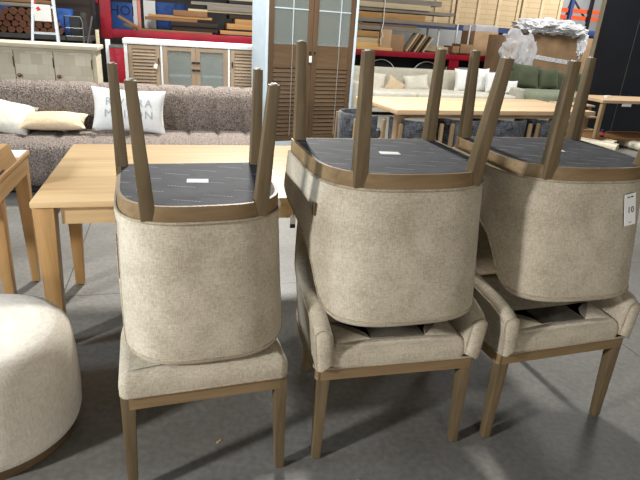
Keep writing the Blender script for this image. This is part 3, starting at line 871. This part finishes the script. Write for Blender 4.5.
put_cushion(505, 83, 517, 96, 10.12, 'white_fabric', 'small white cushion resting against the front of the green sofa', tilt=-10, t=.1, lift=.46)
put_cushion(511, 63, 541, 87, 11.02, 'green_fabric', 'larger dark green cushion on the curved green sofa', tilt=-16, roll=3, lift=.50, t=.2)
put_cushion(540, 67, 560, 88, 11.0, 'green_fabric', 'smaller dark green cushion at the outer side of the curved green sofa', tilt=-14, roll=-5, lift=.50, t=.2)

# ------------------------------------------------------------------ carton sofa-box with crumpled film
def rect(u0, v0, u1, v1, b):
    a0, z1 = meas(u0, v0, b); a1, z0 = meas(u1, v1, b); a2, _ = meas(u0, v1, b); a3, zz = meas(u1, v0, b)
    return (a0+a2)/2, (a1+a3)/2, min(z0, meas(u0, v1, b)[1]), (z1+zz)/2
bxa0, bxa1 = 8.35, 9.95
cbx = thing('packing_carton', F(0, 0), TH, 'tall brown carton with white crumpled film on top behind the green sofa', 'carton')
m = MB(); m.box(bxa0, bxa1, 12.0, 12.9, 0, 1.68, .01); m.build('carton_body', 'cardboard', cbx)
m = MB(); m.hull8([(bxa0, 11.992, 1.13), (bxa1, 11.992, .98), (bxa1, 11.998, .98), (bxa0, 11.998, 1.13)], [(bxa0, 11.992, 1.23), (bxa1, 11.992, 1.08), (bxa1, 11.998, 1.08), (bxa0, 11.998, 1.23)]); m.build('sealing_tape', 'seal_tape', cbx, smooth=0)
cbx2 = thing('packing_carton', F(0, 0), TH, 'plain brown carton edge between the film-topped carton and the black wall', 'carton')
m = MB(); m.box(10.0, 10.42, 12.3, 13.0, 0, 1.66, .01); m.build('carton_body', 'cardboard_pale', cbx2)
cbx3 = thing('packing_carton', F(0, 0), TH, 'brown carton wrapped in clear film beside the tall film-topped carton', 'carton')
m = MB(); m.box(7.72, 8.33, 12.1, 12.8, 0, 1.6, .01); m.build('carton_body', 'cardboard_pale', cbx3)
def crumple(m, cx, cy, cz, rx, ry, rz, seed, amp=.3, n=28, freq=2.3):
    vs = []
    bmx = bmesh.new(); bmesh.ops.create_icosphere(bmx, subdivisions=4, radius=1)
    for v in bmx.verts:
        p = v.co
        q = p*freq + Vector((seed, seed*2, 0))
        k = 1 + amp*(noise.noise(q)*1.0 + .7*noise.noise(q*2.3) + .5*abs(noise.noise(q*5)))
        v.co = Vector((cx+p.x*rx*k, cy+p.y*ry*k, cz+p.z*rz*k))
    me = bpy.data.meshes.new('t'); bmx.to_mesh(me); bmx.free(); m.bm.from_mesh(me); bpy.data.meshes.remove(me)
m = MB(); crumple(m, 9.0, 12.3, 1.86, .78, .5, .17, 3.1, .42, freq=3.2); crumple(m, 8.55, 12.2, 1.84, .42, .4, .15, 9.1, .42, freq=3.2); crumple(m, 9.62, 12.2, 1.80, .30, .36, .15, 5.7, .45, freq=3.2)
crumple(m, 9.86, 12.02, 1.52, .12, .1, .28, 1.7, .5, freq=3)
f1 = m.build('crumpled_film', 'film_white', None, smooth=20, loc=F(0, 0), rz=TH); tag(f1, 'white crumpled plastic film heaped on top of the tall brown carton', 'plastic film')
m = MB(); crumple(m, 7.98, 11.98, 1.3, .33, .12, .42, 2.2, .3, freq=1.8); crumple(m, 8.32, 11.93, 1.2, .2, .08, .42, 12.2, .3, freq=1.8)
f2 = m.build('clear_film', 'film_clear', None, smooth=20, loc=F(0, 0), rz=TH); tag(f2, 'clear plastic film hanging over the corner of the cartons above the green sofa', 'plastic film')

# ------------------------------------------------------------------ red flatbed trailer and its load
TB = 13.2
tr = thing('flatbed_trailer', F(0, 0), TH, 'red flatbed trailer with black wheels behind the cream sofa', 'trailer')
m = MB(); m.box(3.4, 8.55, TB, TB+2.0, .93, 1.06, .01); m.build('deck', 'red_steel', tr)
m = MB(); m.box(3.5, 8.4, TB+.5, TB+.6, .72, .9295); m.build('chassis_beam', 'black_steel', tr, smooth=0)
for x in (8.05, 6.95, 3.6):
    m = MB(); m.box(x, x+.28, TB+.02, TB+.09, .0, .9295); m.build('post', 'red_steel', tr, smooth=0)
for x in (5.15, 6.42):
    wl = MB(); wl.lathe([(.18, -.11), (.36, -.11), (.4, -.08), (.4, .08), (.36, .11), (.18, .11)], 36)
    wl.bm.transform(Matrix.Translation((x, TB+.32, .41)) @ Matrix.Rotation(PI/2, 4, 'X')); w_ = wl.build('wheel', 'rubber', tr)
    wl = MB(); wl.lathe([(.02, -.1), (.17, -.1), (.175, -.02), (.02, .0)], 24); wl.bm.transform(Matrix.Translation((x, TB+.31, .41)) @ Matrix.Rotation(PI/2, 4, 'X')); wl.build('rim', 'white_paint', w_)
    m = MB(); m.tube([(x+.42*math.cos(D(20)+D(140)*k/16), TB+.19, .42+.42*math.sin(D(20)+D(140)*k/16)) for k in range(17)], .011, 8); m.build('mudguard', 'white_paint', tr)
m = MB(); m.box(4.72, 7.1, TB+.45, TB+1.8, .35, .9295); m.build('axle_box', 'black_steel', tr, smooth=0)

def board(u0, v0, u1, v1, b, depth, mat, name, label, cat, group=None, z0=None, z1=None, a0=None, a1=None):
    # a flat board whose near face fills the measured strip; boards stay level
    A0, Z1 = meas(u0, v0, b); A1, Z0 = meas(u1, v1, b)
    zl, zh = meas(u0, v1, b)[1], Z1
    if z0 is not None: zl = z0
    if z1 is not None: zh = z1
    if a0 is not None: A0 = a0
    if a1 is not None: A1 = a1
    L_, H_ = A1-A0, zh-zl
    m = MB(); m.box(-L_/2, L_/2, 0, depth, 0, H_, min(.004, H_*.2))
    o = m.build(name, mat, None, smooth=30, loc=F((A0+A1)/2, b, zl), rz=TH)
    tag(o, label, cat, group); return o

BZ = TB+.15
DK = 1.061
# sheets, then bearers, then long boards
lay = [('timber_sheet', 'plank_yellow', 3.5, 5.35, .07, 'thick yellow sheet lying flat on the trailer deck beside the display cabinet'),
       ('timber_sheet', 'plank_yellow', 3.5, 5.15, .10, 'yellow board second from the bottom of the pile on the trailer deck'),
       ('timber_sheet', 'plank_pale', 3.5, 5.02, .13, 'pale board third from the bottom of the pile on the trailer deck'),
       ('timber_sheet', 'plank_orange', 3.5, 5.0, .13, 'orange-brown board under the long grey boards on the trailer deck'),
       ('long_board', 'plank_grey', 3.5, 6.1, .10, 'lowest long grey board of the pile on the trailer'),
       ('long_board', 'plank_brown', 3.5, 6.0, .05, 'thin brown board just above the lowest long grey board'),
       ('long_board', 'plank_grey', 3.5, 7.05, .09, 'long grey-ended board second from the top that reaches furthest over the trailer'),
       ('long_board', 'plank_orange', 3.5, 6.2, .13, 'orange-brown long board under the top grey board on the trailer'),
       ('long_board', 'plank_grey', 3.5, 7.0, .08, 'upper long grey board overhanging the trailer pile'),
       ('long_board', 'plank_pale', 3.5, 6.3, .12, 'pale board near the top of the trailer pile'),
       ('long_board', 'plank_grey', 3.5, 6.6, .12, 'topmost grey board of the pile on the trailer')]
z = DK
for i, (nm, mt, a0, a1, h, lab) in enumerate(lay):
    m = MB(); L_ = a1-a0; dp = .8 if i else 1.0
    m.box(-L_/2, L_/2, 0, dp, 0, h, .005); o = m.build(nm, mt, None, smooth=30, loc=F((a0+a1)/2, BZ+.02*(i % 3)-.1*(i == 0), z), rz=TH); tag(o, lab, 'board', 'boards piled on the trailer')
    z += h+.0006
    if i in (3, 5, 7):
        for xx in (3.9, 4.85):
            m = MB(); m.box(-.05, .05, 0, .7, 0, .03); o = m.build('wood_spacer', 'plank_dark', None, smooth=0, loc=F(xx, BZ+.08, z), rz=TH)
            tag(o, 'dark wooden spacer between the boards piled on the trailer', 'spacer', 'spacers in the trailer pile')
        z += .0306
tw = MB(); tw.tube([(0, -.012, z-DK), (.01, -.014, .62), (-.02, -.016, .45), (.03, -.02, .33), (-.03, -.02, .25), (0, -.02, .12)], .012, 6)
o = tw.build('tie_rope', 'paper', None, loc=F(5.06, BZ-.01, DK), rz=TH); tag(o, 'white cord hanging down the pile of boards on the trailer', 'cord')
for k, (x, w, h, mt, lab) in enumerate(((5.18, .30, .42, 'cardboard_pale', 'pale cardboard sheet standing on edge beside the yellow boards'), (5.5, .36, .40, 'cardboard', 'brown cardboard sheet standing next to the pale cardboard sheet'))):
    m = MB(); m.box(-w/2, w/2, 0, .3, 0, h, .006); o = m.build('cardboard_sheet', mt, None, loc=F(x, BZ-.02, DK+(.072 if k == 0 else 0)), rz=TH); tag(o, lab, 'cardboard')
for k in range(7):
    m = MB(); m.box(-.018, .018, 0, .3, 0, .52-.015*k, .003)
    o = m.build('leaning_slat', ('plank_pale', 'plank_brown', 'plank_dark')[k % 3], None, loc=F(5.76+.082*k, BZ-.04+.01*k, DK+.008), rz=TH); o.rotation_euler.y = D(33)
    tag(o, 'short wooden slat leaning sideways in the row on the trailer', 'slat', 'slats leaning on the trailer')
m = MB(); m.box(-.42, .42, 0, .55, 0, .05, .004); o = m.build('cardboard_sheet', 'cardboard_pale', None, loc=F(6.15, BZ-.14, DK), rz=TH) if False else None
# upturned white table and wrapped carton on the deck
ut = thing('upturned_table', F(6.97, TB+.25, DK), TH, 'small white table standing upside down on the trailer with its legs up', 'table')
m = MB(); m.box(-.32, .62, 0, .8, .0, .04, .004); m.build('tabletop', 'plank_pale', ut)
for (a, b, c_, d_) in ((-.3, .6, .02, .04), (-.3, .6, .76, .78)):
    m = MB(); m.box(a, b, c_, d_, .0405, .16); m.build('apron', 'plank_pale', ut, smooth=0)
for x in (-.3, .57):
    for y in (.04, .72):
        m = MB(); m.box(x, x+.04, y, y+.04, .0405, .74, .003); m.build('leg', 'white_paint', ut)
cx3 = thing('packing_carton', F(7.94, TB+.1, DK), TH, 'brown carton wrapped in shiny clear film standing on the trailer end', 'carton')
m = MB(); m.box(-.33, .36, 0, .7, 0, .60, .01); m.build('carton_body', 'cardboard_pale', cx3)
m = MB(); m.box(-.32, .35, .02, .68, .6005, .76, .02); m.build('film_top', 'film_clear', cx3)
m = MB(); m.box(-.05, .3, .01, .5, 0, .22, .01); m.box(-.28, -.08, .0, .5, 0, .16, .01)
o = m.build('small_box', 'cardboard', None, loc=F(7.28, TB+.04, DK+.0405), rz=TH); tag(o, 'small brown boxes under the upturned white table', 'box')

# ------------------------------------------------------------------ timber crates on racking beams, far back
rk = thing('storage_rack', F(0, 0), TH, 'blue and orange pallet racking at the far end of the hall', 'rack')
for x in (6.2, 10.1, 12.5):
    m = MB(); m.box(x, x+.1, 16.1, 16.2, 0, 3.6 if x > 11 else 1.7); m.build('upright', 'blue_steel', rk, smooth=0)
    m = MB(); m.box(x, x+.1, 17.0, 17.1, 0, 3.6 if x > 11 else 1.7); m.build('upright', 'blue_steel', rk, smooth=0)
m = MB(); m.box(6.0, 12.6, 16.0, 16.1, 1.68, 1.80); m.build('beam', 'blue_steel', rk, smooth=0)
m = MB(); m.box(6.0, 12.6, 17.0, 17.1, 1.68, 1.80); m.build('beam', 'blue_steel', rk, smooth=0)
m = MB(); m.box(6.0, 12.6, 16.0, 17.1, 1.8005, 1.83); m.build('deck', 'dark_shelf', rk, smooth=0)
for x in (14.0, 16.2):
    for y in (17.0, 18.0):
        m = MB(); m.box(x, x+.1, y, y+.1, 0, 4.2); m.build('upright', 'black_steel', rk, smooth=0)
    m = MB()
    for z in (.4, 1.3, 2.2, 3.1): m.bar((x+.05, 17.05, z), (x+.05, 18.05, z+.8), .05)
    m.build('brace', 'black_steel', rk, smooth=0)
for z in (2.28, 2.50):
    m = MB(); m.box(12.2, 16.6, 17.15, 17.25, z, z+.13); m.build('beam', 'orange_steel', rk, smooth=0)
m = MB()
for x in (12.75, 13.25): m.bar((x, 17.5, 1.2), (x+.5, 17.5, 3.9), .07)
m.build('brace', 'black_steel', rk, smooth=0)
def crate(a0, a1, label, z1=3.7):
    c = thing('timber_crate', F(0, 0), TH, label, 'crate')
    m = MB(); m.box(a0, a1, 16.05, 17.05, 1.8305, z1); m.build('panel', 'crate_ply', c, smooth=0)
    n = max(2, int((a1-a0)/.55))
    for k in range(n+1):
        x = a0+(a1-a0-.1)*k/n
        m = MB(); m.box(x, x+.1, 16.01, 16.0495, 1.8305, z1); m.build('batten', 'batten_ply', c, smooth=0)
crate(6.05, 8.35, 'pale wooden crate behind the upturned white table, on the blue racking')
crate(8.42, 10.6, 'middle pale wooden crate on the blue racking above the wrapped cartons')
crate(10.67, 12.1, 'pale wooden crate nearest the orange racking beams')
m = MB(); m.box(-.9, .9, 0, .8, 0, .16, .03); o = m.build('blue_pallet', 'blue_steel', None, loc=F(11.6, 14.7, 1.75), rz=TH); tag(o, 'blue pallet board lying above the dark crates by the black wall', 'pallet')
for k, (a, w, h, mt) in enumerate(((11.3, .9, .95, 'black_steel'), (11.4, .8, .80, 'black_steel'))):
    pass
st = thing('dark_crate', F(0, 0), TH, 'black steel cage carrying the blue pallet board near the black wall', 'crate')
m = MB(); m.box(10.8, 12.4, 14.6, 15.6, 0, .9); m.box(10.8, 12.4, 14.6, 15.6, .95, 1.25); m.box(10.8, 11.0, 14.6, 14.7, 1.25, 1.749); m.box(12.1, 12.4, 14.6, 15.5, 1.25, 1.749); m.build('cage_body', 'black_steel', st, smooth=0)
m = MB(); m.box(-.3, .5, 0, .5, 0, .3, .01); o = m.build('brown_box', 'cardboard_pale', None, loc=F(11.4, 14.75, 1.2505), rz=TH); tag(o, 'brown box inside the black cage under the blue pallet board', 'box')
rb = thing('red_stand', F(0, 0), TH, 'red steel stand between the cartons and the black wall', 'stand')
m = MB(); m.box(10.55, 10.95, 13.3, 13.5, .0, 1.2, .01); m.build('post', 'red_steel', rb)
m = MB(); m.box(10.5, 11.0, 13.28, 13.2995, .92, .99); m.build('label_strip', 'grey_steel', rb, smooth=0)

# ------------------------------------------------------------------ red stillage with timber, behind the sideboards
RB = 10.0
rs = thing('red_steel_rack', F(0, 0), TH, 'red steel rack carrying stacked timber behind the white sideboard', 'rack')
m = MB(); m.box(-1.10, 2.4, RB, RB+.12, 1.135, 1.27, .01); m.build('beam', 'red_steel', rs)
m = MB(); m.box(-1.10, 2.4, RB+1.1, RB+1.22, 1.135, 1.27, .01); m.build('beam', 'red_steel', rs)
m = MB(); m.box(-1.11, -.94, RB-.005, RB+.125, 1.12, 2.4, .01); m.build('post', 'red_steel', rs)
m = MB(); m.box(2.3, 2.42, RB-.005, RB+.125, 0, 2.4, .01); m.build('post', 'red_steel', rs)
m = MB(); m.box(-1.9, -1.115, RB, RB+.12, 1.645, 1.76, .01); m.build('top_beam', 'red_steel', rs)
m = MB(); m.box(-1.1, 2.4, RB+.1205, RB+1.0995, 1.20, 1.215); m.build('deck', 'dark_shelf', rs, smooth=0)
for x in (-.62, 1.5, -1.85):
    for y in (RB+.01, RB+1.12):
        m = MB(); m.box(x, x+.09, y, y+.09, 0, 1.1345 if x > -1 else 1.6445); m.build('leg', 'black_steel', rs, smooth=0)
SD = 1.2156
def stackrow(items, a_shift, b, z, grp, dp=.55):
    for (nm, mt, a0, a1, h, lab, cat) in items:
        L_ = a1-a0; m = MB(); m.box(-L_/2, L_/2, 0, dp, 0, h, .004)
        o = m.build(nm, mt, None, smooth=30, loc=F((a0+a1)/2, b+random.uniform(-.02, .02), z), rz=TH); tag(o, lab, cat, grp); z += h+.0005
    return z
g = 'timber on the red rack'
zA = stackrow([('timber_board', 'plank_dark', -.40, .78, .05, 'dark board at the very bottom of the stack on the red rack', 'board'),
          ('timber_board', 'plank_brown', -.55, .70, .03, 'thin brown board just above the bottom dark board on the red rack', 'board'),
          ('timber_board', 'plank_dark', .02, .80, .08, 'dark short board, third from the bottom on the red rack', 'board'),
          ('timber_board', 'plank_dark', .0, .80, .07, 'dark short board, fourth from the bottom on the red rack', 'board'),
          ('timber_board', 'plank_brown', -.42, .45, .05, 'brown board sticking out over the dark boards on the red rack', 'board'),
          ('timber_board', 'plank_orange', -.36, .70, .04, 'orange-brown board sticking out furthest on the red rack', 'board'),
          ('timber_board', 'plank_brown', .05, .62, .09, 'short brown block of boards below the grey boards on the red rack', 'board')], 0, RB+.2, SD, g)
zB = stackrow([('timber_board', 'blue_steel', .97, 2.1, .07, 'dark blue board at the bottom of the orange stack on the red rack', 'board'),
          ('timber_board', 'plank_orange', .84, 2.1, .06, 'orange board, lowest of the orange stack on the red rack', 'board'),
          ('timber_board', 'plank_dark', .95, 2.1, .03, 'dark board between the two lower orange boards on the red rack', 'board'),
          ('timber_board', 'plank_orange', .96, 2.1, .09, 'thick orange board in the middle of the orange stack on the red rack', 'board'),
          ('timber_board', 'plank_orange', 1.1, 2.1, .08, 'top orange board of the orange stack on the red rack', 'board'),
          ('timber_board', 'plank_dark', 1.0, 2.1, .06, 'dark board on top of the orange stack on the red rack', 'board')], 0, RB+.2, SD, g)
zt = max(zA, zB)+.001
stackrow([('timber_board', 'plank_pale', .30, 2.2, .035, 'white-edged board lying across both stacks on the red rack', 'board'),
          ('timber_board', 'plank_grey', .62, 2.2, .07, 'grey board just above the white-edged board on the red rack', 'board'),
          ('timber_board', 'plank_grey', .35, 2.2, .05, 'grey board, third above the white-edged board on the red rack', 'board'),
          ('timber_board', 'black_steel', 1.0, 2.2, .06, 'black board near the top of the red rack', 'board'),
          ('timber_board', 'plank_pale', .2, 2.2, .05, 'pale board near the top of the red rack', 'board'),
          ('timber_board', 'plank_grey', .3, 2.2, .08, 'topmost grey board on the red rack', 'board')], 0, RB+.2, zt, g)
# leaning offcuts in front of the banner
for k, (a, l, r, mt, lab) in enumerate(((-.86, .5, 28, 'plank_brown', 'brown offcut slanting down in front of the blue lettered banner'), (-.80, .42, 14, 'plank_pale', 'pale offcut lying at the foot of the blue lettered banner'), (-.93, .3, -8, 'log_brown', 'dark offcut beside the red post'))):
    m = MB(); m.box(-.0, l, 0, .14, 0, .045, .004); o = m.build('wood_offcut', mt, None, loc=F(a, RB+.2+.16*k, SD+.0005+(math.sin(D(r))*l if r > 0 else 0)), rz=TH); o.rotation_euler.y = D(r) if r > 0 else 0
    tag(o, lab, 'offcut')
# banner panels standing on the rack deck
def panel(name, u0, u1, v0, b, mat, lab, cat='panel', th=.02):
    a0, z1 = meas(u0, v0, b); a1, _ = meas(u1, v0, b)
    m = MB(); m.box(-(a1-a0)/2, (a1-a0)/2, 0, th, 0, z1-SD, .002)
    o = m.build(name, mat, None, smooth=0, loc=F((a0+a1)/2, b, SD+.0002), rz=TH); tag(o, lab, cat); return o, (a1-a0), z1-SD
o, w, h = panel('lettered_banner', 110.5, 132, 1.5, RB+.85, 'blue_sign', 'blue banner panel with dark capital letters standing behind the red rack post', 'banner')
letters('HOI', .235, 'navy', 'lettering', o, Matrix.Translation((.0, -.0012, h-.14)) @ Matrix.Rotation(PI/2, 4, 'X'), .0008)
panel('standing_board', 132.3, 136.6, 0, RB+.85, 'white_paint', 'narrow white panel between the blue lettered banner and the pink strip')
panel('standing_board', 136.9, 140, 0, RB+.83, 'pink_board', 'narrow pink panel strip standing on the red rack')
panel('standing_board', 143, 155, 0, RB+.85, 'white_paint', 'white panel standing beside the pink strip on the red rack')
panel('standing_board', 155.5, 186, 2, RB+.95, 'blue_tarp', 'blue sheet standing behind the boards on the red rack')

# white pipe and red box beside the sideboard
m = MB(); m.box(-.035, .035, 0, .06, 0, 1.13, .004); o = m.build('white_post', 'white_paint', None, loc=F(-.96, 9.35, 0), rz=TH); tag(o, 'white post standing beside the red box behind the white sideboard', 'post')
rx = thing('red_box', F(-.80, 9.1, 0), TH, 'red box behind the corner of the white sideboard', 'box')
m = MB(); m.box(-.12, .2, 0, .4, 0, 1.02, .006); m.build('box_body', 'red_steel', rx)
m = MB(); m.box(-.12, .2, -.001, .401, 1.0205, 1.06, .004); m.build('lid', 'grey_steel', rx)

# ------------------------------------------------------------------ dark steel shelf with split logs, ladder, trestle
LB = 9.0
ls = thing('steel_shelf', F(0, 0), TH, 'dark steel shelf holding a heap of brown split logs behind the limed cabinet', 'shelf')
for z, h in ((1.10, .06), (.5, .06)):
    m = MB(); m.box(-3.2, -1.15, LB, LB+.9, z, z+h); m.build('shelf_board', 'dark_shelf', ls, smooth=0)
for x in (-3.2, -1.2):
    for y in (LB, LB+.85):
        m = MB(); m.box(x, x+.05, y, y+.05, 0, 2.1 if y > LB+.5 else 1.0995); m.build('upright', 'black_steel', ls, smooth=0)
m = MB(); m.box(-3.15, -1.2, LB+.87, LB+.89, .56, 2.1); m.build('back_panel', 'plank_dark', ls, smooth=0)
zz = 1.1605; cnt = 0
for row in range(4):
    n = 9-row
    for k in range(n):
        x = -2.42+.052*row+.105*k; r = .047
        if x > -1.5: continue
        m = MB(); ph = random.uniform(0, 6)
        m.loft([[(r*(1+.12*math.sin(3*t+ph))*math.cos(t), y, r*(1+.12*math.sin(2*t+ph))*math.sin(t)+r) for t in [2*PI*q/10 for q in range(10)]] for y in (0, .4)])
        o = m.build('split_log', 'log_brown', None, smooth=30, loc=F(x, LB+.04+random.uniform(0, .04), zz), rz=TH)
        tag(o, 'brown split log in the heap on the dark steel shelf', 'log', 'split logs on the steel shelf')
    zz += .082
for k, (a0, a1, z, mt, lab) in enumerate(((-3.0, -1.75, 1.52, 'plank_grey', 'grey beam lying on top of the log heap'), (-2.9, -1.70, 1.575, 'plank_brown', 'thin brown beam lying above the grey beam on the log heap'))):
    m = MB(); m.box(-(a1-a0)/2, (a1-a0)/2, 0, .3, 0, .045, .004); o = m.build('timber_beam', mt, None, loc=F((a0+a1)/2, LB+.12, z), rz=TH); tag(o, lab, 'beam')
for (u0, v0, u1, v1, b, lab) in ((-4, 4, 8, 19, LB+.62, 'blue tarpaulin bundle at the frame edge behind the limed cabinet'), (59, 8, 71, 24, LB+.3, 'blue tarpaulin bundle between the ladder and the trestle')):
    a0, z1 = meas(u0, v0, b); a1, z0 = meas(u1, v1, b)
    m = MB(); hz = z1-1.1605 if u0 > 0 else z1-1.1605
    m.hull8([(-.1, 0, 0), (.1, 0, 0), (.1, .2, 0), (-.1, .2, 0)], [(-.11, 0, hz), (.09, .02, hz*.95), (.1, .2, hz), (-.1, .2, hz)], .02)
    o = m.build('tarpaulin_bundle', 'blue_tarp', None, loc=F((a0+a1)/2, b, 1.1605), rz=TH); tag(o, lab, 'tarpaulin')
for k, (x, h, w, mt, lab) in enumerate(((-1.36, .26, .14, 'black_steel', 'black box on the steel shelf beside the trestle'), (-1.27, .33, .07, 'dark_shelf', 'dark upright box at the end of the steel shelf'))):
    m = MB(); m.box(-w/2, w/2, 0, .2, 0, h, .004); o = m.build('shelf_box', mt, None, loc=F(x, LB+.05+.24*k, 1.1605), rz=TH); tag(o, lab, 'box')

ld = thing('aluminium_ladder', F(0, 0), TH, 'aluminium step ladder with a white sheet hung on it behind the limed cabinet', 'ladder')
YB = 7.6
m = MB(); m.bar((-1.75, YB-.12, 0), (-1.575, YB+.02, 1.66), .028, .06); m.build('rail', 'aluminium', ld, smooth=0)
m = MB(); m.bar((-1.30, YB-.12, 0), (-1.365, YB+.02, 1.80), .028, .06); m.build('rail', 'aluminium', ld, smooth=0)
for z in (.28, .6, .92, 1.235, 1.53):
    t = z/1.7
    m = MB(); m.bar((-1.735+.16*t, YB-.12+.14*t, z), (-1.315-.05*t, YB-.12+.14*t, z), .07, .025); m.build('tread', 'aluminium', ld, smooth=0)
m = MB(); m.box(-1.60, -1.565, YB, YB+.04, 1.56, 1.665); tag(m.build('end_cap', 'sticker_red', ld, smooth=0), 'red end cap')
for x, xt in ((-1.86, -1.60), (-1.44, -1.375)):
    m = MB(); m.bar((x, YB+.5, 0), (xt, YB+.06, 1.6), .02, .03); m.build('rear_leg', 'aluminium', ld, smooth=0)
m = MB(); m.box(-.095, .095, -.002, .002, 0, .185); ps = m.build('hung_sheet', 'paper', None, smooth=0, loc=F(-1.483, YB-.05, 1.372), rz=TH); tag(ps, 'white paper sheet with a red blot hung on the aluminium ladder', 'paper')
m = MB(); m.prism([(-.03+.0*k, 0) if False else ((.022+.01*math.sin(3*k))*math.cos(2*PI*k/14)-.04, .135+(.022+.008*math.cos(2*k))*math.sin(2*PI*k/14)) for k in range(14)], -.0032, -.0021); m.build('red_blot', 'sticker_red', ps, smooth=0)

ts = thing('folding_trestle', F(0, 0), TH, 'grey folding trestle standing beside the red rack post', 'trestle')
m = MB(); m.tube([(-1.32, 8.0, 1.44), (-1.13, 8.0, 1.44), (-1.11, 8.0, 1.38), (-1.12, 8.0, 0)], .008, 8); m.build('frame', 'grey_steel', ts)
m = MB(); m.tube([(-1.17, 8.05, 0), (-1.12, 8.04, .6), (-1.085, 8.03, 1.07), (-.985, 8.02, 1.46)], .010, 8); m.build('strut', 'grey_steel', ts)
m = MB(); m.tube([(-1.32, 8.0, 1.44), (-1.33, 8.0, 0)], .008, 8); m.build('frame', 'black_steel', ts)
for z in (.4, .8, 1.1, 1.2, 1.3):
    m = MB(); m.tube([(-1.325, 8.0, z), (-1.115, 8.0, z)], .008, 6); m.build('rung', 'grey_steel', ts)
m = MB(); m.box(-.02, .02, 0, .04, 0, 1.3, .003); o = m.build('pale_batten', 'plank_pale', None, loc=F(-.93, 7.9, 0), rz=TH); tag(o, 'pale upright batten between the trestle and the white sideboard', 'batten')
m = MB(); m.box(-.06, .06, 0, .02, 0, .05); o = m.build('orange_label', 'orange_steel', None, smooth=0, loc=F(-1.50, RB-.03, 1.66), rz=TH) if False else None
# dark bay behind the timber
m = MB(); m.box(-7.0, 3.6, 12.4, 12.5, 0, 4.5); tag(m.build('wall_left', 'dark_shelf', None, smooth=0, rz=TH), kind='structure')

# ------------------------------------------------------------------ crumbs of litter on the floor
for k, (x, y, l, r, lab) in enumerate(((-.34, 1.62, .02, .9, 'tiny pale splinter on the floor under the armless chair'), (.215, 1.46, .05, -.6, 'thin straw-coloured splinter on the floor before the middle stack'))):
    m = MB(); m.box(-l/2, l/2, -.003, .003, 0, .004); o = m.build('wood_splinter', 'plank_yellow', None, smooth=0, loc=(x, y, .0002), rz=r); tag(o, lab, 'splinter')

# ------------------------------------------------------------------ light
w = bpy.data.worlds.new('world'); bpy.context.scene.world = w; w.use_nodes = True
bg = w.node_tree.nodes['Background']; bg.inputs[0].default_value = (.86, .93, 1, 1); bg.inputs[1].default_value = .09
def area(name, loc, target, size, power, col, size_y=None, spread=None):
    l = bpy.data.lights.new(name, 'AREA'); l.energy = power; l.color = col; l.size = size
    if size_y: l.shape = 'RECTANGLE'; l.size_y = size_y
    if spread: l.spread = spread
    o = bpy.data.objects.new(name, l); COL.objects.link(o); o.location = loc
    d = Vector(target)-Vector(loc); o.rotation_euler = d.to_track_quat('-Z', 'Y').to_euler()
    return o
WARM = (1, .93, .82); NEUT = (1, .98, .94); COOL = (.74, .87, 1)
area('hall_or_fill_light', (-1.2, 8.0, 5.0), (0, 2.5, .3), .5, 680, NEUT)
area('hall_or_fill_light', (5.5, 9.5, 6.0), (5, 12, 0), 2.5, 400, NEUT)
area('hall_or_fill_light', (-2.5, 5.5, 5.5), (-1.5, 7.5, .6), 1.5, 120, NEUT, spread=D(110))  # added front fill for the sideboards, spread narrowed to spare the foreground
area('hall_or_fill_light', (1.0, 4.2, 4.6), (0.2, 7.2, 1.0), 1.2, 70, NEUT, spread=D(100))  # added fill that brightens the display cabinet doors from the front
area('hall_or_fill_light', (9, 15, 6), (9, 20, 2), 3, 650, NEUT)
area('hall_or_fill_light', (7.6, 21.0, 4.6), (8.2, 23.5, 2.0), 1.5, 260, NEUT)  # extra lamp added close to the back wall to brighten it
area('window_light', (-4.5, .6, 2.2), (0, 1.6, .9), .9, 120, COOL)
area('hall_or_fill_light', (-3.6, -1.0, 2.3), (.6, 1.8, .8), .3, 200, (.97, .98, 1))
area('hall_or_fill_light', (2.2, -5.5, 1.7), (.4, 1.8, .7), 1.2, 160, (1, .92, .82))  # front-right fill, set low to light the chair fronts and only graze the floor
sc = bpy.context.scene
sc.view_settings.view_transform = 'Standard'
sc.view_settings.look = 'None'
sc.view_settings.exposure = 0
